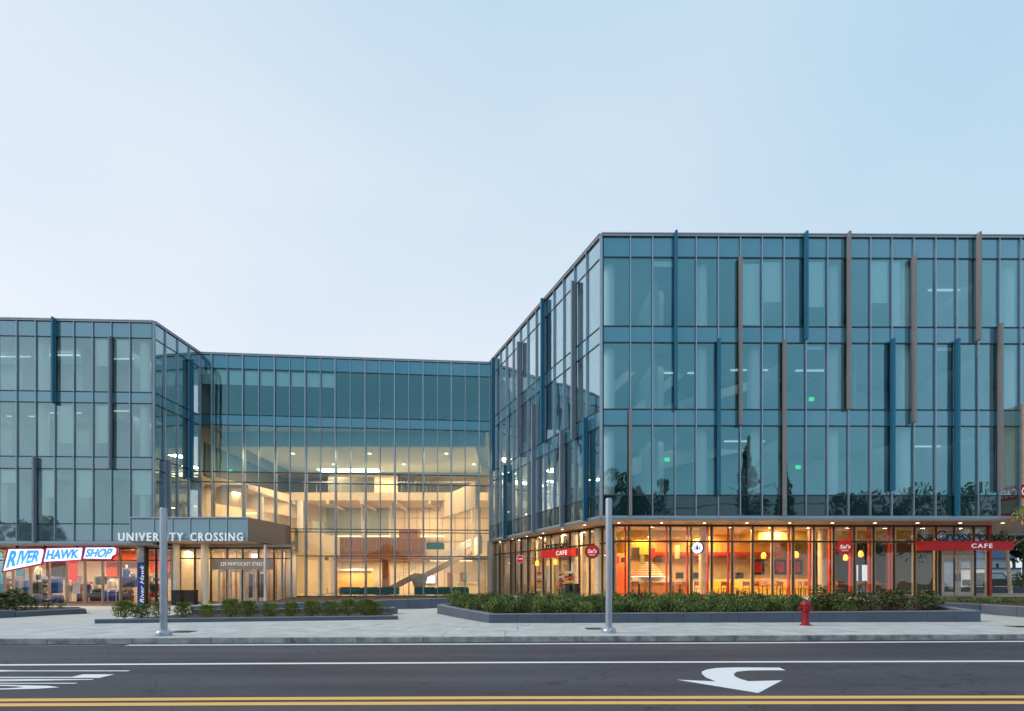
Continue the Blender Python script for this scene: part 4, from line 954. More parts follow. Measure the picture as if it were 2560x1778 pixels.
light(SG, (X(150, 39.1), 39.0, 3.2), 30, 6, (.75, .75, 1), size_y=.3, rot=(R(-20), 0, 0))

# ------------------------------------------------------------------ cafe storefront
S0 = (X(1534, 31.2), 31.2); S1 = (X(2470, 31.75), 31.75); S2 = (X(1236, 46.2), 46.2)
FCE = Fr(S0, S1); FCS = Fr(S2, S0)
CAFE = thing('cafe_storefront', 'cafe shop front of tall panes with cream, bronze and red posts', 'shop front', (S0[0], S0[1], .6))
zc = .6; zh = 4.76
uf = [1534, 1571, 1623, 1675, 1727, 1778, 1830, 1880, 1930, 1982, 2034, 2084, 2136, 2184, 2235, 2286, 2340, 2385, 2434, 2470]
sf = [FCE.su(u) for u in uf]
for i, (a, b) in enumerate(zip(sf, sf[1:])):
    if not (2350 < uf[i]+25 < 2440 and uf[i] >= 2340): fbx('glass_pane', 'shopglass', CAFE, FCE, a+.05, b-.05, -.02, 0, zc+.08, 3.78)
    fbx('glass_pane', 'shopglass', CAFE, FCE, a+.05, b-.05, -.02, 0, 3.88, zh-.05)
redset = {1571, 1675, 1727, 1778, 1830, 1982, 2034, 2084, 2184, 2235}
for u, a in zip(uf, sf):
    o = fbx('mullion', 'bronze', CAFE, FCE, a-.03, a+.03, -.03, .05, zc, zh)
    if u in (2385,): continue
    fbx('mullion_post', 'cream', o, FCE, a+.032, a+.13, -.26, -.0, zc, zh)
    if u in redset: fbx('red_post', 'red', CAFE, FCE, a-.17, a-.11, -.3, -.1, zc, zh)
    elif u in (2136, 2282): fbx('red_post', 'red', CAFE, FCE, a-.16, a-.1, -.3, -.1, zc, zh)
fbx('red_corner_post', 'red', CAFE, FCE, FCE.L+.05, FCE.L+.2, -.2, .05, zc, zh+.05)
fbx('transom', 'bronze', CAFE, FCE, 0, FCE.L, -.06, .045, 3.78, 3.88); fbx('transom', 'bronze', CAFE, FCE, 0, FCE.L, -.06, .045, zh-.05, zh+.06); fbx('sill', 'taupe', CAFE, FCE, 0, FCE.L, -.06, .05, zc, zc+.08)
us2 = [1249.7, 1277, 1288, 1302.6, 1319.7, 1338.4, 1358, 1377.5, 1401, 1425, 1449, 1475, 1506]
sg = [0.]+[FCS.su(u) for u in us2]+[FCS.L]
for i, (a, b) in enumerate(zip(sg, sg[1:])):
    if b-a < .2: continue
    fbx('glass_pane', 'shopglass', CAFE, FCS, a+.05, b-.05, -.02, 0, zc+.08-.3*(i < 3), 3.72); fbx('glass_pane', 'shopglass', CAFE, FCS, a+.05, b-.05, -.02, 0, 3.82, zh-.05)
for i, a in enumerate(sg):
    o = fbx('mullion', 'bronze', CAFE, FCS, a-.05, a+.05, -.03, .06, .1, zh)
    fbx('mullion_post', 'cream', o, FCS, a-.15, a-.05, -.25, .02, .1, zh)
fbx('transom', 'bronze', CAFE, FCS, 0, FCS.L, -.06, .045, 3.72, 3.82); fbx('transom', 'bronze', CAFE, FCS, 0, FCS.L, -.06, .045, zh-.05, zh+.06)
bm = B(); lathe(bm, [(.32, 0), (.32, 4.8)], (X(1228, 46.3), 46.1, 0), 20); mk('round_column', bm, 'taupe', CAFE, smooth=True)
# soffit over the pavement, with recessed lamps
bm = B(); prism(bm, [line_int(FS, .05, FE, .05), inset(FE, FE.L, .05), (40, 36.), (29.2, 36.), (S1[0]+.3, S1[1]+.3), (S0[0]+.3, S0[1]+.3), (S2[0]+.3, S2[1]), inset(FS, .1, .05)], 4.8, 4.84); mk('soffit', bm, 'soffit', EAST)
for i in range(10):
    x = 6.0+i*2.4; y = 30.3+.008*i; t = tag(bx('soffit_downlight', 'lamp', None, x-.06, x+.06, y-.06, y+.06, 4.785, 4.799), 'recessed soffit downlight over the cafe pavement, number %s from the corner' % ('one two three four five six seven eight nine ten'.split()[i]), 'downlight', 'soffit downlights over the cafe front')
    light(t, (x, y, 4.74), 14, .2)
for i in range(6):
    q = FS.pt(1.5+i*2.9, -.35, 0); t = tag(bx('soffit_downlight', 'lamp', None, q.x-.06, q.x+.06, q.y-.06, q.y+.06, 4.785, 4.799), 'recessed soffit downlight on the courtyard side, number %s from the atrium' % ('one two three four five six'.split()[i]), 'downlight', 'soffit downlights on the courtyard side')
    light(t, (q.x, q.y, 4.74), 14, .2)
for x in (31, 34): light(EAST, (x, 33, 4.7), 14, .3)
for i in range(4): light(WEST, (-42+i*4.6, 39.7, 4.05), 18, .3)
for i in range(3): light(CAN, (-24+i*2.4, 39.6, 4.25), 22, .3)
# cafe room
bm = B(); prism(bm, [(S0[0]+.2, S0[1]+.2), (S1[0]-.1, S1[1]+.2), (S1[0]-.1, 41), (5, 46), (S2[0]+.5, 46)], .45, zc+.02); mk('cafe_floor', bm, 'floor', CAFE)
bm = B(); prism(bm, [(S0[0]+.3, S0[1]+.3), (S1[0]-.1, S1[1]+.3), (S1[0]-.1, 41), (5, 46), (S2[0]+.6, 46)], 4.70, 4.74); mk('cafe_ceiling', bm, 'cream', CAFE)
yb = 38.6
bx('back_wall', 'cafewall', CAFE, X(1470, yb), X(1995, yb), yb, yb+.15, zc, 3.1); bx('back_wall', 'orange', CAFE, X(1470, yb), X(1960, yb), yb, yb+.15, 3.1, 4.7)
bx('red_band', 'red', CAFE, X(1630, 36.9), X(1955, 36.9), 36.9, 37.0, 3.28, 3.5); bx('ceiling_bulkhead', 'orange', CAFE, X(1560, 37.1), X(1950, 37.1), 37.05, 38.5, 3.35, 4.7)
bx('ceiling_bulkhead', 'ochre', CAFE, X(1560, 34), X(1760, 34), 33.9, 36.6, 4.3, 4.7); bx('ceiling_bulkhead', 'ochre', CAFE, X(1900, 34), X(2300, 34), 34.2, 37.4, 4.15, 4.7)
bx('coral_wall', 'coral', CAFE, X(1533, 34.6), X(1575, 34.6), 34.6, 34.7, zc, 3.3)
bx('rear_partition', 'ochre', CAFE, X(1960, 38.8), X(2030, 38.8), 38.8, 38.95, zc, 4.7)
bx('rear_partition', mat('dark_olive_wall', (.09, .085, .05), .7), CAFE, X(2215, 36.5), X(2338, 36.5), 36.5, 36.6, zc, 4.7)
bm = B(); prism(bm, [(-1.0, 46.1), (1.4, 40.5), (1.5, 40.6), (-.8, 46.2)], .3, 4.7); mk('woven_screen_wall', bm, 'woodl', CAFE)
for x, y, l in ((X(1758, 32.6), 32.6, 'cream round cafe column behind the round logo sign'), (X(2056, 32.8), 32.8, 'cream round cafe column at the middle of the cafe'), (X(1437, 35.3), 35.3, 'cream round cafe column beside the courtyard door'), (X(1497, 32.6), 32.6, 'pale round column at the cafe corner'), (X(1375, 38.5), 38.5, 'pale round column behind the courtyard cafe sign')):
    t = thing('cafe_column', l, 'column', (x, y, zc)); bm = B(); lathe(bm, [(.25, zc), (.25, 4.7)], (x, y, 0), 24); mk('column_shaft', bm, 'cream', t, smooth=True); bm = B(); lathe(bm, [(.28, zc), (.28, zc+.15)], (x, y, 0), 24); mk('column_base', bm, 'wood', t, smooth=True)
bx('rear_partition', bpy.data.materials['dark_olive_wall'], CAFE, X(2030, 39.6), X(2130, 39.6), 39.6, 39.75, zc, 4.7)
bx('rear_partition', bpy.data.materials['dark_olive_wall'], CAFE, X(2172, 39.6), X(2335, 39.6), 39.6, 39.75, zc, 4.7)
bx('rear_partition', bpy.data.materials['dark_olive_wall'], CAFE, X(2130, 39.6), X(2172, 39.6), 39.6, 39.75, 2.7, 4.7)
bx('side_room_wall', 'cream', CAFE, X(1470, yb)-.12, X(1470, yb), 38.6, 46.1, zc-.2, 4.7)
bx('side_room_wall', 'ochre', CAFE, -1.2, X(1470, yb)-.12, 46.1, 46.25, zc-.4, 4.7)
# domed oven and counters
t = thing('pizza_oven', 'brown striped domed oven behind the cafe counter', 'oven', (X(1622, 36.2), 36.2, zc))
for k in range(6):
    r = 1.22-.165*k; z0 = zc+1.25+.16*k; bm = B(); lathe(bm, [(r, z0), (r-.1, z0+.12)], (X(1622, 36.2), 36.4, 0), 24); mk('brick_course', bm, 'wood', t, smooth=True)
    bm = B(); lathe(bm, [(r-.14, z0+.12), (r-.16, z0+.16)], (X(1622, 36.2), 36.4, 0), 24); mk('mortar_course', bm, 'cream', t)
bx('oven_base', 'cream', t, X(1575, 36.2), X(1668, 36.2), 35.6, 37.6, zc, zc+1.25)
t = thing('serving_counter', 'long brown serving counter with a lit glass case in the cafe', 'counter', (X(1640, 34.8), 34.8, zc))
bx('counter_front', 'wood', t, X(1540, 34.8), X(1716, 34.8), 34.8, 35.4, zc, zc+.85); bx('counter_top', 'cream', t, X(1538, 34.8), X(1718, 34.8), 34.72, 35.45, zc+.85, zc+.9); bx('display_case', 'shopglass', t, X(1578, 34.8), X(1668, 34.8), 34.9, 35.3, zc+.9, zc+1.25); bx('case_lamp', 'lampc', t, X(1580, 34.8), X(1666, 34.8), 35.0, 35.04, zc+1.2, zc+1.24)
t = thing('serving_counter', 'shorter cream back counter with dark machines in the cafe', 'counter', (X(1780, 36.5), 36.5, zc)); bx('counter_front', 'cream', t, X(1730, 36.5), X(1945, 36.5), 36.4, 36.8, zc, zc+1.0); bx('counter_top', 'taupe', t, X(1728, 36.5), X(1947, 36.5), 36.35, 36.85, zc+1.0, zc+1.06)
for i, u in enumerate((1742, 1700, 1850)):
    tt = thing('coffee_machine', ('dark coffee machine by the cream column', 'dark coffee grinder near the oven', 'dark drinks dispenser on the back counter')[i], 'coffee machine', (X(u, 36.5), 36.5, zc+1.06)); bx('machine_body', 'black', tt, X(u, 36.5)-.22, X(u, 36.5)+.22, 36.45, 36.75, zc+1.06, zc+1.5); bx('drip_tray', 'alu', tt, X(u, 36.5)-.2, X(u, 36.5)+.2, 36.36, 36.449, zc+1.07, zc+1.1)
for i, (u, v, w, h, m_) in enumerate(((1589, 1383, .5, .72, 'bronze'), (1606, 1399, .26, .6, mat('olive_panel', (.2, .2, .08), .6)), (1632, 1383, .3, .62, 'red'), (1646, 1399, .58, .36, 'bronze'), (1694, 1380, .26, .85, bpy.data.materials['olive_panel']), (1543, 1400, .26, .5, 'red'), (1557, 1400, .2, .34, 'bronze'))):
    x = X(u, 34); z = Z(v, 34); t = thing('hanging_panel', ('large dark brown hanging panel over the counter', 'small olive hanging panel below the large brown one', 'red hanging panel over the counter', 'wide brown hanging panel lowest over the counter', 'tall olive hanging panel near the red post', 'red hanging panel nearest the cafe corner', 'small brown hanging panel near the cafe corner')[i], 'hanging panel', (x, 34, z), group='panels hung over the cafe counter')
    bx('panel_board', m_, t, x-w/2, x+w/2, 34, 34.2, z-h/2, z+h/2); bx('hanging_wire', 'black', t, x-.01, x+.01, 34.09, 34.11, z+h/2, 4.3)
for i, (u, v, Yd) in enumerate(((1909, 1389, 33.5), (1991, 1387, 33.5), (2059, 1385, 33.5), (2114, 1394, 34.5), (2152, 1385, 33.), (1343, 1408, 38.5), (1388, 1405, 37))):
    x, z = X(u, Yd), Z(v, Yd); t = thing('pendant_lamp', 'amber glass pendant lamp, %s along the cafe' % ('first', 'second', 'third', 'fourth lowest', 'fifth', 'sixth on the courtyard side', 'seventh beside the courtyard sign')[i], 'pendant lamp', (x, Yd, z), group='amber pendants in the cafe')
    bm = B(); lathe(bm, [(.08, -.2), (.14, -.12), (.14, .06), (.07, .2)], (x, Yd, z), 14); mk('lamp_shade', bm, 'amber', t, smooth=True); bm = B(); tube(bm, (x, Yd, z+.2), (x, Yd, 4.15 if 1900 < u < 2300 else 4.7), .008, seg=5); mk('cord', bm, 'black', t)
for x in (7, 10, 13, 16.5): light(CAFE, (x, 33.6, 4.28 if x < 12 else 4.65), 300, 1.0, (1, .68, .32))
for x in (9, 13, 17): light(CAFE, (x, 36.7, 4.6), 210, 1.0, (1, .66, .30))
for x in (20, 23.5): light(CAFE, (x, 33.4, 4.1), 55, .8, (1, .66, .30))
for k in range(4): light(CAFE, (1.5+k*1.1, 41.5-k*2.4, 4.6), 110, .8, (1, .74, .42))
# tables and chairs
def chair(label, loc, rz):
    t = thing('cafe_chair', label, 'chair', loc, rz, 'wooden chairs in the cafe')
    bm = B(); box(bm, -.2, .2, -.2, .2, .43, .47); mk('seat', bm, 'wood', t, True)
    bm = B(); box(bm, -.2, .2, .18, .21, .62, .88); mk('backrest', bm, 'wood', t, True)
    for x in (-.18, .18):
        for y in (-.18, .18): bm = B(); box(bm, x-.016, x+.016, y-.016, y+.016, 0, .9 if y > 0 else .43); mk('leg', bm, 'black', t, True)
    return t
def table(label, loc, m_='woodl'):
    t = thing('cafe_table', label, 'table', loc, 0, 'square tables in the cafe')
    bm = B(); box(bm, -.36, .36, -.36, .36, .72, .76); mk('table_top', bm, m_, t, True)
    bm = B(); box(bm, -.03, .03, -.03, .03, .04, .72); mk('pedestal', bm, 'black', t, True)
    bm = B(); box(bm, -.22, .22, -.22, .22, 0, .04); mk('foot', bm, 'black', t, True)
    return t
cs = [(1590, 33.2), (1606, 33.2), (1690, 33.3), (1712, 33.2), (1746, 33.8), (1806, 33.4), (1836, 33.4), (1868, 33.2), (1890, 33.6), (1918, 33.2), (1946, 33.4), (1962, 33.6), (1992, 33.2), (2012, 33.6), (2100, 33.4), (2160, 33.4), (2200, 33.6)]
names = 'first second third fourth fifth sixth seventh eighth ninth tenth eleventh twelfth thirteenth fourteenth fifteenth sixteenth seventeenth'.split()
for i, (u, y) in enumerate(cs):
    l = 'dark legged wooden cafe chair, %s from the corner column' % names[i]
    if i == 0: c0 = chair(l, (X(u, y), y, zc+.02), 0)
    else: dup(c0, loc=(X(u, y), y, zc+.02), rz=random.choice((0, 1.57, -1.57, 3.1))+random.uniform(-.3, .3), label=l)
ts = [(1598, 33.8), (1700, 33.8), (1820, 33.9), (1880, 33.9), (1932, 33.9), (1980, 33.8), (2118, 33.8), (2148, 34), (2186, 33.8), (2222, 34)]
for i, (u, y) in enumerate(ts):
    l = 'square wooden cafe table, %s from the corner' % names[i] if u < 2100 else 'square red topped cafe table, %s from the left' % names[i-6]
    if u < 2100:
        if i == 0: t0 = table(l, (X(u, y), y, zc+.02))
        else: dup(t0, loc=(X(u, y), y, zc+.02), label=l)
    else:
        if i == 6: t1 = table(l, (X(u, y), y, zc+.02), 'red')
        else: dup(t1, loc=(X(u, y), y, zc+.02), label=l)
t = thing('banquette', 'long yellow and brown upholstered banquette in the cafe', 'bench', (X(1920, 35.2), 35.2, zc)); bx('seat', 'yellow', t, X(1780, 35.2), X(2030, 35.2), 34.7, 35.2, zc, zc+.45); bx('backrest', 'yellow', t, X(1780, 35.2), X(2030, 35.2), 35.2, 35.32, zc, zc+1.05); bx('headrest', 'woodl', t, X(1882, 35.2), X(1945, 35.2), 35.12, 35.199, zc+.7, zc+1.12)
for i, u in enumerate((1895, 1950, 1990)):
    t = thing('wall_picture', 'dark red framed picture, %s on the cafe back wall' % names[i], 'picture', (X(u, 38.5), 38.5, 2.6)); bx('picture_frame', 'bronze', t, X(u, 38.5)-.45, X(u, 38.5)+.45, 38.5, 38.58, 2.0, 3.05); bx('picture_print', 'red', t, X(u, 38.5)-.3, X(u, 38.5)+.3, 38.48, 38.499, 2.15, 2.9)
for i, (u, y) in enumerate(((1408, 36.), (1422, 35.), (1352, 39.))):
    t = thing('snack_shelf', 'cafe snack shelf behind the courtyard glass, %s from the corner' % names[i], 'shelf', (X(u, y), y, zc))
    for k in range(5): bx('shelf_board', 'woodl', t, X(u, y)-.3, X(u, y)+.3, y, y+.4, zc+.2+k*.3, zc+.23+k*.3); bx('snack_row', random.choice(('red', 'yellow', 'skin')), t, X(u, y)-.26, X(u, y)+.26, y+.05, y+.3, zc+.232+k*.3, zc+.36+k*.3)
# cafe doors (front)
a, b = FCE.su(2352), FCE.su(2434)
for i in range(2):
    s0 = a+(b-a)/2*i+.01; s1 = a+(b-a)/2*(i+1)-.01
    bm = B(); fb(bm, FCE, s0, s0+.16, .0, .05, zc, 3.05); fb(bm, FCE, s1-.16, s1, .0, .05, zc, 3.05); fb(bm, FCE, s0+.16, s1-.16, .0, .05, 2.88, 3.05); fb(bm, FCE, s0+.16, s1-.16, 0, .05, zc, zc+.3)
    d = mk('door', bm, bpy.data.materials['beige_door_frame'], CAFE); fbx('door_pane', 'shopglass', d, FCE, s0+.16, s1-.16, .015, .03, zc+.3, 2.88); fbx('door_handle', 'alu', d, FCE, (s1-.13 if i == 0 else s0+.08), (s1-.08 if i == 0 else s0+.13), .051, .12, 1.55, 1.95)
fbx('door_transom_panel', 'taupe', CAFE, FCE, a-.1, b+.1, -.02, .045, 3.05, 3.3); fbx('glass_pane', 'shopglass', CAFE, FCE, a, b, -.02, 0, 3.3, 3.78)
fbx('post', 'bronze', CAFE, FCE, a-.12, a, -.05, .048, zc, 3.78); fbx('post', 'bronze', CAFE, FCE, b, b+.12, -.05, .048, zc, 3.78)
# courtyard side door
a, b = FCS.su(1403), FCS.su(1425); bm = B(); fb(bm, FCS, a, a+.12, .0, .07, zc-.1, 3.1); fb(bm, FCS, b-.12, b, .0, .07, zc-.1, 3.1); fb(bm, FCS, a+.12, b-.12, 0, .07, 2.9, 3.1); fb(bm, FCS, a+.12, b-.12, 0, .07, zc-.1, zc+.2); mk('side_door', bm, 'taupe', CAFE)
fbx('door_header', 'taupe', CAFE, FCS, FCS.su(1425)+.06, FCS.su(1449), .061, .09, 3.1, 3.68)
# signs
t = thing('cafe_canopy_sign', 'long red canopy sign reading cafe, black script letters standing above it', 'sign', (X(2424, 30.1), 30.1, 3.3))
x0, x1, y0 = X(2308, 30.1), X(2534, 30.1), 30.1
bx('sign_beam', 'redsign', t, x0, x1, y0, y0+.5, 3.27, 3.72); bx('beam_lip', 'redsign', t, x0-.05, x1+.2, y0-.05, y0+.55, 3.72, 3.76)
text('lettering', 'CAFE', 'letters', t, (X(2428, y0), y0-.01, 3.38), (X(2480, y0), y0-.01, 3.38), (X(2480, y0), y0-.01, 3.62), (X(2428, y0), y0-.01, 3.62), (0, -1, 0), .03, spacing=1.3, bold=.01)
text('script_lettering', 'Crossroads', 'black', t, (X(2340, y0), y0+.1, 3.77), (X(2522, y0), y0+.1, 3.77), (X(2522, y0), y0+.1, 4.36), (X(2340, y0), y0+.1, 4.36), (0, -1, 0), .06, shear=.15, spacing=.92)
for x in (x0+1, x1-1.6): bx('bracket', 'bronze', t, x, x+.06, y0+.501, 31.3, 3.45, 3.55)
q0 = FCS.su(1355); q1 = FCS.su(1428)
t = thing('cafe_canopy_sign', 'short red canopy sign on the courtyard side with black script above', 'sign', tuple(FCS.pt(q0, .6, 3.3)))
q0 = FCS.su(1353, .6); q1 = FCS.su(1427, .6); fbx('sign_beam', 'redsign', t, FCS, q0, q1, .1, .6, 3.12, 3.62)
def qf(s0, s1, d, z0, z1): return FCS.pt(s0, d, z0), FCS.pt(s1, d, z0), FCS.pt(s1, d, z1), FCS.pt(s0, d, z1)
nn = Vector((FCS.n.x, FCS.n.y, 0))
sa = FCS.su(1391, .61); sb = FCS.su(1418, .61); text('lettering', 'CAFE', 'letters', t, *qf(sa, sb, .61, 3.22, 3.5), nn, .03, spacing=1.3, bold=.01)
sa = FCS.su(1356, .5); sb = FCS.su(1424, .5); text('script_lettering', 'Crossroads', 'black', t, *qf(sa, sb, .5, 3.63, 4.2), nn, .06, shear=.15, spacing=.92)
def disc_sign(name, label, u, v, Yd, r, ang, face, rim, body=None, inner=None, sub=None, arm=None, emblem=False):
    c = Vector((X(u, Yd), Yd, Z(v, Yd))); n = Vector((math.sin(ang), -math.cos(ang), 0)); r_ = Vector((math.cos(ang), math.sin(ang), 0)); up = Vector((0, 0, 1))
    t = thing(name, label, 'sign', tuple(c), group='round blade signs')
    def disc(nm, rad, d0, d1, m_):
        bm = B(); extr(bm, [c+r_*(rad*math.cos(k*math.pi/16))+up*(rad*math.sin(k*math.pi/16))+n*d0 for k in range(32)], n*(d1-d0)); mk(nm, bm, m_, t)
    disc('sign_rim', r, -.06, .04, rim); disc('sign_face', r*.88, .041, .05, face)
    if body:
        w, h = inner; text('lettering', body, 'letters', t, c-r_*w-up*h*.6+n*.052, c+r_*w-up*h*.6+n*.052, c+r_*w+up*h+n*.052, c-r_*w+up*h+n*.052, n, .015, shear=.2 if sub else 0, bold=.015)
    if sub: text('small_lettering', sub, 'letters', t, c-r_*r*.42-up*r*.55+n*.052, c+r_*r*.42-up*r*.55+n*.052, c+r_*r*.42-up*r*.38+n*.052, c-r_*r*.42-up*r*.38+n*.052, n, .01, bold=.01)
    if emblem:   # dark figure with crown and two flanking tails inside the white disc
        ring = B()
        for k in range(32):
            a0, a1 = k*math.pi/16, (k+1)*math.pi/16
            ring.faces.new([ring.verts.new(c+r_*(rr*math.cos(a))+up*(rr*math.sin(a))+n*.053) for rr, a in ((r*.62, a0), (r*.66, a0), (r*.66, a1), (r*.62, a1))])
        mk('emblem_ring', ring, 'bronze', t)
        e = B()
        def poly(ps): extr(e, [c+r_*(x*r)+up*(y*r)+n*.053 for x, y in ps], n*.01)
        poly([(-.14, -.3), (.14, -.3), (.2, .1), (.1, .2), (-.1, .2), (-.2, .1)]); poly([(-.15, .24), (.15, .24), (.2, .42), (.07, .34), (0, .5), (-.07, .34), (-.2, .42)])
        poly([(.24, -.4), (.42, -.2), (.46, .15), (.36, .2), (.32, -.1)]); poly([(-.24, -.4), (-.42, -.2), (-.46, .15), (-.36, .2), (-.32, -.1)])
        mk('emblem_figure', e, 'bronze', t)
    if arm:
        bm = B()
        for dz in (.12, -.12): tube(bm, c+up*dz*r*2+r_*(-.1), c+up*dz*r*2+Vector(arm), .018, seg=6)
        mk('bracket', bm, 'black', t)
disc_sign('round_sign', 'small round red cafe sign left on the courtyard side', 1300.5, 1398, 40.2, .31, 0, 'redsign', 'white', 'CAFE', (.2, .07), arm=(.75, 0, 0))
disc_sign('round_sign', 'round red sign with white script near the block corner', 1480, 1379, 31.9, .42, 0, 'redsign', 'bronze', "Sal's", (.27, .14), 'PIZZA', arm=(.75, 0, 0))
disc_sign('round_sign', 'white round sign with a dark emblem by the cafe column', 1744, 1370, 30.6, .36, R(-42), 'signw', 'black', emblem=True, arm=(-.55, .3, 0))
disc_sign('round_sign', 'round red sign with white script on the cafe front', 2112, 1368, 30.7, .41, R(-18), 'redsign', 'redsign', "Sal's", (.27, .14), 'PIZZA', arm=(-.6, .3, 0))
# banner board at the right end
t = thing('blade_banner', 'beige vertical banner board with red band at the right edge', 'banner', (28.9, 29.0, 7)); FB = Fr((X(2547, 29.3), 29.25), (X(2547, 29.3)+.02, 27.9))
xb = X(2549, 29.3)
bx('banner_board', mat('beige_banner', (.62, .50, .36), .7), t, xb, xb+.25, 28.05, 29.2, 4.6, 11.1); bx('red_band', 'redsign', t, xb-.012, xb-.001, 28.05, 29.2, 6.0, 6.75)
text('lettering', 'CAFE', 'letters', t, (xb-.014, 29.15, 6.15), (xb-.014, 28.1, 6.15), (xb-.014, 28.1, 6.6), (xb-.014, 29.15, 6.6), (-1, 0, 0), .01, bold=.01)
bx('red_corner_print', 'redsign', t, xb-.012, xb-.001, 28.05, 29.1, 4.65, 5.3)

# dark wheeled bins by the courtyard door
for i, u in enumerate((1421, 1443)):
    y = 33.6; x = X(u, y)-.1; t = thing('grill_cart', ('black covered cart left of a pair outside the cafe', 'black covered cart right of a pair outside the cafe')[i], 'cart', (x, y, .55), group='black covered carts outside the cafe')
    bm = B(); lathe(bm, [(.30, .5), (.32, .6), (.30, 1.25), (.24, 1.32)], (x, y, 0), 16); mk('cart_body', bm, 'black', t, smooth=True); bm = B(); lathe(bm, [(.31, 1.321), (.30, 1.36)], (x, y, 0), 16); mk('cart_lid', bm, 'bronze', t)

# ------------------------------------------------------------------ planter walls, beds, shrubs
def wall_run(par, p, q, h, zb=0., w=.28, panel=1.05, cap=True, zt0=None, zt1=None):
    """row of granite panels from p to q with a pale cap"""
    p = Vector(p); q = Vector(q); L = (q-p).length; n = max(1, round(L/panel)); d = (q-p)/L; nn_ = Vector((-d.y, d.x))*w
    zt0 = zb+h if zt0 is None else zt0; zt1 = zb+h if zt1 is None else zt1
    for k in range(n):
        a = p+d*(L*k/n+.005); b = p+d*(L*(k+1)/n-.005); f0, f1 = k/n, (k+1)/n
        z0, z1 = zt0+(zt1-zt0)*f0, zt0+(zt1-zt0)*f1
        bm = B(); prism(bm, [a, b, b+nn_, a+nn_], [zb-.4]*4, [z0-.035, z1-.035, z1-.035, z0-.035]); mk('wall_block', bm, 'dwall', par)
        if cap:
            o_ = nn_.normalized()*-.012
            bm = B(); prism(bm, [a+o_, b+o_, b+nn_, a+nn_], [z0-.034, z1-.034, z1-.034, z0-.034], [z0, z1, z1, z0]); mk('cap_stone', bm, 'dcap', par)
def G2(u, v, z=0.): p = ground(u, v, z); return (p.x, p.y)
# big right planter
PR = thing('planter', 'long dark granite planter with the dense evergreen hedge, right of the path', 'planter', (8, 21, 0))
c1 = Vector(G2(1223, 1558)); c2 = Vector(G2(2452, 1555)); c0_ = Vector(G2(1093, 1535)); 
wall_run(PR, c1, c2, .37, zt0=.34, zt1=.43); wall_run(PR, c0_, c1, .37, w=.28, zt0=.44, zt1=.34)
c3 = Vector((c2.x-.1, c2.y+3.4)); c4 = Vector((c0_.x+1.5, 26.6))
wall_run(PR, c2, c3, .37, zt0=.43, zt1=.62, zb=.1); wall_run(PR, Vector((c3.x, c3.y+1.4)), Vector((c0_.x+.1, 25.9)), .4, zb=.1, zt0=.62, zt1=.46)
bm = B(); prism(bm, [c1+Vector((.25, .25)), c2+Vector((-.25, .25)), Vector((c3.x-.25, c3.y+1.2)), (c0_.x+.4, 25.6)], -.1, [.26, .33, .48, .34]); mk('soil', bm, 'mulch', PR)
# hedge
bm = B()
random.seed(11)
def hx(y, f): return c0_.x+.5+(1.9-c0_.x)*0+0
n_ = 0
xx = c0_.x+.9
while xx < 15.3:
    f = (xx-c0_.x)/(c2.x-c0_.x)
    for yy in (20.75, 21.5, 22.4, 23.4, 24.5, 25.3):
        if xx < c1.x+.45 and yy < c1.y+(25.4-c1.y)*(c1.x-xx)/(c1.x-c0_.x)+.8: continue
        dens = 1 if xx < 9.5 else max(0, 1-(xx-9.5)/5.5)*.8
        if random.random() > dens+.05: continue
        h = random.uniform(.38, .62)*(1.12 if yy > 24 else 1); px, py = xx+random.uniform(-.2, .2), yy+random.uniform(-.25, .25)
        zb_ = .3+.12*(yy-20.7)/5
        leafball(bm, (px, py, zb_+h*.48), .44, .44, h*.55, 430, .042, up=.4)
        leafball(bm, (px, py, zb_+h*.75), .34, .34, h*.42, 160, .045, up=.8)
    xx += .62
HED = mk('hedge', bm, 'hleaf'); tag(HED, 'dense low evergreen hedge filling the long granite planter', 'hedge')
# open flowering bushes at the right end of the planter
me_b = [shrubmesh('bush_leaves', 1.05, 1.0, 520, .09, 'hleaf'), shrubmesh('bush_leaves', .85, .9, 460, .09, 'hleaf')]; me_br = shrubmesh('low_leaves', .5, 1.1, 260, .07, 'bleaf')
for i, (u, y, s) in enumerate(((2050, 21.6, 1.0), (2084, 21.3, .85), (2130, 21.7, .8), (2168, 21.4, .95), (2212, 21.8, .8), (2246, 21.5, 1.05), (2300, 21.9, .7), (2325, 22.2, 1.0))):
    x = X(u, y); t = thing('rose_bush', 'loose open bush, %s from the left at the right end of the planter' % names[i], 'bush', (x, y, .33), group='loose bushes at the planter end')
    o = link(bpy.data.objects.new('foliage', me_b[i % 2]), t, True); o.scale = (s, s, s*.95); o.rotation_euler = (0, 0, i*1.3); o = link(bpy.data.objects.new('faded_foliage', me_br), t, True); o.scale = (s, s, s)
    bm = B()
    for k in range(5): a = k*1.26; tube(bm, (0, 0, -.05), (.25*math.cos(a), .25*math.sin(a), .6*s), .012, .006, 5)
    mk('stem', bm, 'bark', t, True)
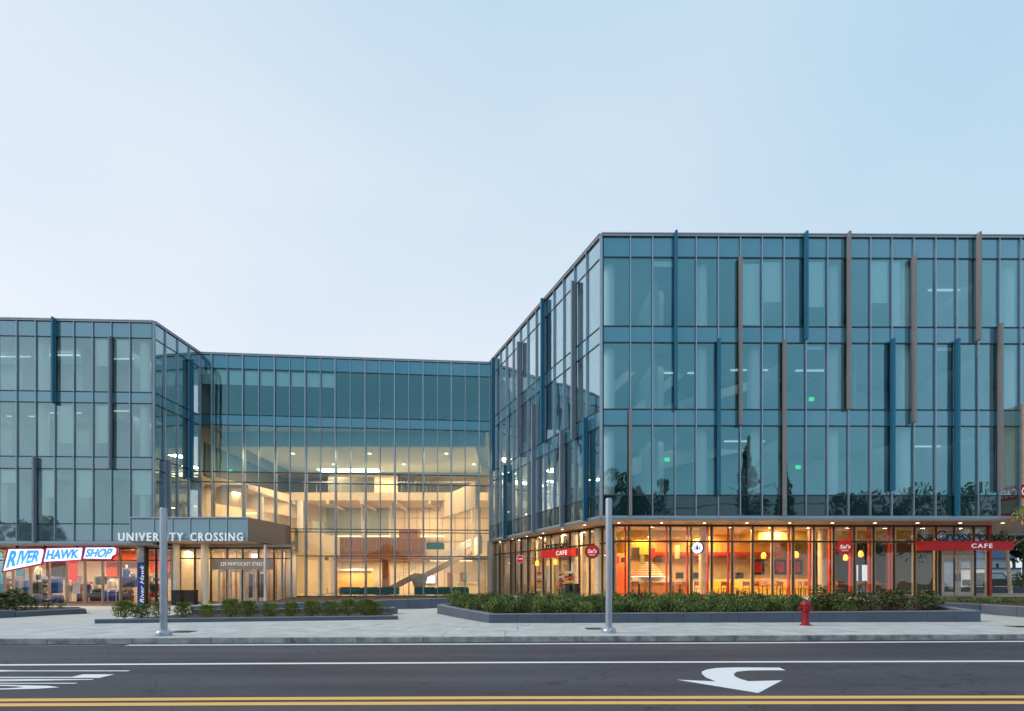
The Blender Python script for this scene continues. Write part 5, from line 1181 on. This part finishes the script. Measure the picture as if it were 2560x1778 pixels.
# low kerb planter centre left
PL = thing('planter', 'low granite edged bed with a row of light green shrubs', 'planter', (-10, 21, 0))
d0 = Vector(G2(236, 1559)); d1 = Vector(G2(995, 1549)); e0 = Vector(G2(478, 1541)); e1 = Vector(G2(968, 1536))
wall_run(PL, d0, d1, .16, w=.16, panel=1.6)
wall_run(PL, e0, e1, .3, w=.3, panel=1.3, zt0=.30, zt1=.30)
bm = B(); prism(bm, [d0+Vector((.2, .16)), d1+Vector((-.1, .1)), e1, e0, (e0.x-.4, e0.y-.6)], -.1, .10); mk('soil', bm, 'mulch', PL)
bx('end_cheek', 'dwall', PL, e1.x+.0, e1.x+.28, e1.y-.02, e1.y+1.0, -.2, .29)
me_l = [shrubmesh('shrub_leaves', .62, .75, 900, .085, 'lleaf', 1), shrubmesh('shrub_leaves', .56, .8, 900, .08, 'lleaf', 1), shrubmesh('shrub_leaves', .68, .7, 900, .085, 'lleaf', 1)]
sh = [311, 355, 402, 460, 518, 576, 620, 676, 728, 780, 828, 872, 915, 935]
for i, u in enumerate(sh):
    f = (u-236)/(995-236); y = d0.lerp(d1, f).y+.85+random.uniform(-.1, .1); x = X(u, y)
    t = thing('shrub', 'light green feathery shrub, %s from the left in the low bed' % names[i], 'shrub', (x, y, .1), random.uniform(0, 6), 'light green shrubs in the low bed')
    s = random.uniform(.85, 1.05); o = link(bpy.data.objects.new('foliage', me_l[i % 3]), t, True); o.scale = (s, s, s)
    bm = B()
    for k in range(4): a = k*1.57; tube(bm, (0, 0, -.02), (.16*math.cos(a), .16*math.sin(a), .4), .01, .005, 5)
    mk('stem', bm, 'bark', t, True)
# long retaining wall in front of the atrium with mulch bed behind
PC = thing('retaining_wall', 'dark granite retaining wall rising across the front of the atrium', 'wall', (-8, 29.5, 0))
w0 = Vector(G2(478, 1525.5)); w1 = Vector(G2(1135, 1521.5)); w2 = Vector((w1.x+2.3, w1.y-.3))
wall_run(PC, w0, w1, .5, zt0=.22, zt1=.60, panel=1.3, w=.35); wall_run(PC, w1+Vector((.01, 0)), w2, .5, zt0=.60, zt1=.62, panel=1.3, w=.35)
bm = B(); prism(bm, [w0+Vector((.1, .36)), w1+Vector((0, .36)), w2+Vector((-.2, .3)), (-1.2, 44.2), (X(728, 44.8), 44.4), (X(700, 41), 41.0)], -.3, [.16, .54, .56, .26, .22, .1]); mk('soil', bm, 'mulch', PC)
bm = B()
for k in range(60):
    x = random.uniform(-4.6, -1.2); y = random.uniform(31.5, 39); leafball(bm, (x, y, .42), .4, .4, .22, 130, .05, up=.5)
tag(mk('low_hedge', bm, 'hleaf'), 'low dark hedge in the bed behind the retaining wall', 'hedge')
# left planter
PW = thing('planter', 'dark granite planter wall with mixed bushes at the left edge', 'planter', (-20, 24, 0))
l0 = Vector(G2(-320, 1560)); l1 = Vector(G2(37, 1543.5)); l2 = Vector(G2(213, 1531))
wall_run(PW, l0, l1, .32, panel=1.4); wall_run(PW, l1+Vector((.02, .02)), l2, .28, panel=1.8, zt0=.25, zt1=.2)
bm = B(); prism(bm, [l0+Vector((0, .3)), l1+Vector((0, .3)), l2+Vector((-.1, .2)), (X(196, 34), 34), (-44, 34)], -.4, [.2, .2, .12, -.1, -.1]); mk('soil', bm, 'mulch', PW)
random.seed(5)
for i, (u, y, s) in enumerate(((-8, 25, 1.1), (14, 26.5, 1.15), (36, 25.6, 1.2), (58, 27.2, 1.0), (84, 28.2, .62), (118, 29, .6), (152, 29.6, .5))):
    x = X(u, y); t = thing('bush', 'dark green bush, %s from the left in the left planter' % names[i], 'bush', (x, y, .1), i*1.1, 'bushes in the left planter')
    o = link(bpy.data.objects.new('foliage', me_b[i % 2]), t, True); o.scale = (s*1.15, s*1.15, s*.8)
    bm = B()
    for k in range(4): a = k*1.57; tube(bm, (0, 0, -.05), (.25*math.cos(a), .25*math.sin(a), .5*s), .012, .006, 5)
    mk('stem', bm, 'bark', t, True)
# far right planter
PF = thing('planter', 'dark granite planter wall behind the right end of the long planter', 'planter', (22, 25, 0))
r0 = Vector(G2(2270, 1530, .1)); r1 = Vector(G2(2452, 1535, .05)); r2 = Vector(G2(2640, 1547))
wall_run(PF, r0, r1+Vector((-.02, .01)), .5, zb=.1, zt0=.62, zt1=.5, panel=1.6); wall_run(PF, r1, r2, .45, zt0=.50, zt1=.42, panel=1.6)
wall_run(PF, Vector((r0.x+.6, 29.4)), Vector((30, 28.9)), .4, zb=.3, zt0=.72, zt1=.7, panel=2.0)
bm = B(); prism(bm, [r0+Vector((0, .3)), r1+Vector((0, .3)), r2+Vector((0, .3)), (30, 28.8), (r0.x+.6, 29.3)], -.1, [.5, .4, .32, .6, .6]); mk('soil', bm, 'mulch', PF)
bm = B()
for k in range(34):
    leafball(bm, (random.uniform(20.5, 27), random.uniform(26.4, 28.6), .56), .4, .3, .16, 90, .05, up=.5)
tag(mk('ground_cover', bm, 'hleaf', kind='stuff'), 'low green ground cover in the far right planter', 'plants')

# ------------------------------------------------------------------ poles, hydrant, covers
def pole(u, v, u_top, vtop, r, label, w=.21):
    p = ground(u, v, 0); zt = Z(vtop, p.y)
    t = thing('street_pole', label, 'pole', (p.x, p.y, 0), group='short metal poles on the sidewalk')
    bm = B(); lathe(bm, [(r, .12), (r, zt-.03), (r*.93, zt)], (p.x, p.y, 0), 28); o = mk('pole_shaft', bm, 'pole', t, smooth=True)
    bm = B(); lathe(bm, [(w, 0), (w+.005, .06), (w*.9, .13), (w*.62, .17), (r*1.02, .18)], (p.x, p.y, 0), 28); b = mk('pole_base', bm, 'pole', t, smooth=True)
    bm = B(); a0 = 0.35; tube(bm, (p.x+w*.8*math.sin(a0), p.y-w*.8*math.cos(a0), .07), (p.x+(w+.012)*math.sin(a0), p.y-(w+.012)*math.cos(a0), .07), .018, seg=8); mk('bolt', bm, 'black', b)
    bx('access_plate', 'alu', t, p.x-.045, p.x+.045, p.y-r-.006, p.y-r+.03, .45, .62)
    bm = B(); lathe(bm, [(r*.95, zt), (r*.8, zt+.02)], (p.x, p.y, 0), 20); mk('pole_cap', bm, 'alu', t)
pole(409, 1589, 411, 1272, .098, 'round grey metal pole on the sidewalk before the entrance canopy')
pole(1522, 1582.5, 1522, 1247.5, .099, 'round grey metal pole on the sidewalk before the cafe corner')
p = ground(2014, 1563.5, 0)
HY = thing('fire_hydrant', 'red fire hydrant standing before the granite planter', 'fire hydrant', (p.x, p.y, 0))
cx_, cy_ = p.x, p.y
bm = B(); lathe(bm, [(.19, 0), (.19, .035), (.135, .04), (.125, .08), (.125, .46), (.14, .47), (.14, .50)], (cx_, cy_, 0), 24); mk('barrel', bm, 'hydrant', HY, smooth=True)
bm = B(); lathe(bm, [(.17, .501), (.17, .535), (.15, .54), (.145, .66), (.15, .70), (.165, .71), (.165, .735)], (cx_, cy_, 0), 24); mk('upper_barrel', bm, 'hydrant', HY, smooth=True)
bm = B(); lathe(bm, [(.16, .736), (.15, .79), (.11, .84), (.06, .865), (.045, .87), (.045, .92), (.03, .93)], (cx_, cy_, 0), 24); mk('bonnet', bm, 'hydrant', HY, smooth=True)
bm = B(); tube(bm, (cx_, cy_-.1, .62), (cx_, cy_-.24, .62), .085, .085, 18); tube(bm, (cx_, cy_-.24, .62), (cx_, cy_-.27, .62), .1, .1, 8); tube(bm, (cx_, cy_-.27, .62), (cx_, cy_-.3, .62), .03, .03, 6); mk('pumper_nozzle', bm, 'hydrant', HY, smooth=True)
for sx in (-1, 1):
    bm = B(); tube(bm, (cx_+sx*.1, cy_, .6), (cx_+sx*.2, cy_, .6), .06, .06, 16); tube(bm, (cx_+sx*.2, cy_, .6), (cx_+sx*.23, cy_, .6), .07, .07, 8); tube(bm, (cx_+sx*.23, cy_, .6), (cx_+sx*.25, cy_, .6), .022, .022, 6); mk('side_nozzle', bm, 'hydrant', HY, smooth=True)
bm = B()
for k in range(8): a = k*math.pi/4+.2; tube(bm, (cx_+.155*math.cos(a), cy_+.155*math.sin(a), .49), (cx_+.155*math.cos(a), cy_+.155*math.sin(a), .55), .012, seg=6)
mk('flange_bolts', bm, 'hydrant', HY)
for i, (u0, u1, v, l) in enumerate(((428, 476, 1580.8, 'dark service cover set in the sidewalk by the left pole'), (1466, 1506, 1573.3, 'dark service cover set in the sidewalk by the right pole'), (2538, 2600, 1568, 'dark service cover in the sidewalk at the right edge'))):
    a = ground(u0, v, 0); b = ground(u1, v, 0); t = thing('service_cover', l, 'service cover', (a.x, a.y, 0), group='service covers in the sidewalk')
    bx('cover_plate', 'bronze', t, a.x, b.x, a.y-.12, a.y+.42, -.02, .012)

# ------------------------------------------------------------------ background at the right
HS = thing('house', 'pale blue house with dark blue roof seen beyond the cafe corner', 'house', (X(2500, 58), 58, .6))
hx0, hx1, hy = X(2440, 58), X(2524, 58), 58
bx('wall', mat('pale_blue_siding', (.42, .52, .58), .8), HS, hx0, hx1, hy, hy+8, .5, 3.9)
bm = B(); extr(bm, [(hx0-.4, hy-.4, 3.9), (hx0-.4, hy+8.4, 3.9), (hx0-.4, hy+4, 6.6)], (hx1-hx0+.8, 0, 0)); mk('roof', bm, mat('dark_blue_shingle', (.03, .07, .14), .8, 0, .2, 4), HS)
w = bx('window', 'white', HS, X(2488, 57.9), X(2500, 57.9), hy-.06, hy-.001, 2.35, 3.5); bx('pane', 'alud', w, X(2489.5, 57.9), X(2498.5, 57.9), hy-.08, hy-.061, 2.45, 3.4)
for k in range(12): bx('siding_board', bpy.data.materials['pale_blue_siding'], HS, hx0, hx1, hy-.03, hy-.002, .6+k*.27, .6+k*.27+.24) if k*.27+.6 < 3.6 else None
GR = thing('garage', 'white clapboard garage beyond the cafe corner beside the truck', 'garage', (X(2530, 54), 54, .6))
bx('wall', 'white', GR, X(2465, 54), X(2553, 54), 54, 57, .5, 2.7); bx('roof', mat('garage_roof', (.05, .10, .16), .8), GR, X(2463, 54), X(2555, 54), 53.8, 57.0, 2.7, 2.82)
TK = thing('pickup_truck', 'dark pickup truck parked before the white garage', 'pickup truck', (X(2500, 48.5), 48.5, .65))
tx = X(2478, 48.5); zt = .65
bm = B(); extr(bm, [(tx-1.6, 48, zt+.4), (tx+3.6, 48, zt+.4), (tx+3.6, 48, zt+.95), (tx+1.2, 48, zt+.98), (tx-1.6, 48, zt+.98)], (0, 1.8, 0)); bmesh.ops.bevel(bm, geom=bm.edges[:], offset=.06, segments=2, affect='EDGES'); mk('body', bm, 'black', TK, smooth=True)
bm = B(); extr(bm, [(tx-.6, 48.1, zt+.981), (tx+1.3, 48.1, zt+.981), (tx+.8, 48.2, zt+1.6), (tx-.4, 48.2, zt+1.6)], (0, 1.5, 0)); mk('cab', bm, 'alud', TK)
bm = B(); extr(bm, [(tx-.4, 48.08, zt+1.05), (tx+1.0, 48.08, zt+1.05), (tx+.7, 48.16, zt+1.5), (tx-.35, 48.16, zt+1.5)], (0, .01, 0)); mk('window', bm, 'screen' if False else 'wallcool', TK)
for xw in (tx-.6, tx+2.6): bm = B(); tube(bm, (xw, 47.95, zt+.38), (xw, 48.2, zt+.38), .38, .38, 18); o = mk('wheel', bm, 'black', TK, smooth=True); bm = B(); tube(bm, (xw, 47.93, zt+.38), (xw, 47.949, zt+.38), .2, .2, 14); mk('rim', bm, 'alu', o)
tag(bx('low_wall', 'dwall', None, 28.9, 60, 40, 40.4, .5, 1.1), 'low dark wall behind the right plaza', 'wall')
tree('birch_tree', 'pale trunked birch leaning beside the cafe corner', X(2527, 36), 36, 9.0, 2.0, 'lleaf', .125, 500, .09, base=.6, trunkm='birch', lean=-.7)
for i, (u, y, h, cr) in enumerate(((2490, 70, 11, 4.5), (2560, 66, 10, 4.2), (2535, 78, 14, 5.5), (2450, 80, 12, 5), (2620, 62, 9, 4), (2330, 70, 12, 6), (2150, 62, 11, 6))):  # last tree added to darken the bright opening behind the cafe
    tree('garden_tree', 'dark leafy tree behind the houses, %s of seven beyond the cafe corner' % names[i], X(u, y), y, h, cr, n=2600, leaf=.26, base=.5, group='trees behind the houses')
x, y = X(2548, 45), 45; t = thing('bush', 'orange green bush at the right edge behind the plaza', 'bush', (x, y, .6)); o = link(bpy.data.objects.new('foliage', me_b[0]), t, True); o.scale = (1.3, 1.3, 1.5); bm = B(); tube(bm, (0, 0, -.1), (0, 0, 1.2), .03, .02, 6); mk('stem', bm, 'bark', t, True)
# small street tree just in front of the right end: only its twig tips enter the frame
tree('street_tree', 'young street tree whose leaf tips hang before the right fascia', 24.9, 25.0, 5.6, 1.7, 'lleaf', .07, 900, .09, base=.4) if False else None
bm = B(); random.seed(3)
ST2 = thing('street_tree', 'thin street tree with sparse green leaves before the right fascia', 'tree', (24.3, 24.2, .35))
tube(bm, (24.3, 24.2, .3), (24.2, 24.2, 3.2), .05, .035, 8); tube(bm, (24.2, 24.2, 3.2), (22.3, 24.3, 4.7), .03, .01, 6); tube(bm, (24.2, 24.2, 3.2), (24.9, 24.0, 4.9), .03, .01, 6); tube(bm, (24.2, 24.2, 3.0), (25.8, 24.2, 4.4), .03, .01, 6)
for v_ in bm.verts: v_.co.x += 1.0
mk('trunk', bm, 'bark', ST2); bm = B()
for c in ((23.2, 24.3, 4.75), (22.9, 24.3, 4.45), (23.6, 24.2, 4.9), (24.2, 24.2, 4.6), (25.8, 24, 5.0), (26.6, 24.2, 4.5), (25.2, 24.2, 4.3)): leafball(bm, c, .5, .4, .2, 90, .07, up=.8)
mk('crown', bm, 'lleaf', ST2)

# ------------------------------------------------------------------ far side of the street (behind the camera, seen in the glass)
bx('far_sidewalk', 'side', None, -90, 90, -9.0, -5.5, -.3, 0, kind='structure'); bx('far_lawn', 'grass', None, -90, 90, -60, -9.0, -.4, .02, kind='structure')
random.seed(21)
for i, (x, y, h, cr, con) in enumerate(((14, -13, 16, 3.2, 0), (18, -12, 14, 3.6, 0), (33, -15, 21, 3.6, 1), (37.5, -14, 17, 3, 1), (54, -14, 14, 5.0, 0), (46, -13, 13, 4, 0), (66, -16, 15, 6, 0), (-72, -14, 12, 4, 0), (-84, -15, 13, 5, 0), (76, -15, 14, 6, 0))):
    tree('pine_tree' if con else 'maple_tree', ('tall dark conifer' if con else 'broad dark leafy tree')+' across the street, mirrored in the glass, %s of ten' % names[i], x, y, h, cr, n=3400, leaf=.24, conifer=bool(con), base=0, group='trees across the street')
for i, (x, w, h) in enumerate(((-30, 12, 6.4), (-14, 9, 5.4), (20, 10, 5.6))):
    t = thing('brown_house', 'wooden house across the street mirrored in the glass, %s of three' % names[i], 'house', (x, -20, 0), group='houses across the street')
    bx('wall', 'wallcool' if i else 'taupe', t, x-w/2, x+w/2, -25, -18, 0, h); bm = B(); extr(bm, [(x-w/2-.5, -17.6, h), (x+w/2+.5, -17.6, h), (x, -17.6, h+3.2)], (0, -8, 0)); mk('roof', bm, 'char', t)
    for k in range(3):
        for z in (1.2, 3.8): o = bx('window', 'white', t, x-w/2+1.2+k*(w-3)/2.3, x-w/2+2.3+k*(w-3)/2.3, -18, -17.95, z, z+1.4); bx('pane', 'alud', o, x-w/2+1.3+k*(w-3)/2.3, x-w/2+2.2+k*(w-3)/2.3, -17.95, -17.93, z+.1, z+1.3)
UP = thing('utility_pole', 'wooden utility pole across the street carrying the mirrored wires', 'utility pole', (-36, -7, 0)); bm = B(); tube(bm, (-36, -7, 0), (-36, -7, 12), .18, .12, 12); mk('pole_shaft', bm, 'bark', UP); bx('crossarm', 'bark', UP, -37.2, -34.8, -7.06, -6.94, 11, 11.15)
UP2 = thing('utility_pole', 'wooden utility pole across the street at the far right', 'utility pole', (44, -7, 0)); bm = B(); tube(bm, (44, -7, 0), (44, -7, 12), .18, .12, 12); mk('pole_shaft', bm, 'bark', UP2); bx('crossarm', 'bark', UP2, 42.8, 45.2, -7.06, -6.94, 11, 11.15)
for k, (z, dy) in enumerate(((11.2, -.9), (11.2, .0), (11.2, .9), (8.6, 0), (8.1, .1), (7.7, 0))):
    bm = B(); prev = None
    for i in range(25):
        f = i/24; q = Vector((-36+80*f, -7+dy*.6, z-1.1*4*f*(1-f)))
        if prev is not None: tube(bm, prev, q, .022, seg=5)
        prev = q
    tag(mk('overhead_wire', bm, 'black'), 'black overhead wire across the street, %s from the top' % names[k], 'wire', 'overhead wires across the street')
print('objects', len(bpy.data.objects), 'tris', sum(len(o.data.polygons) for o in bpy.data.objects if o.type == 'MESH'))
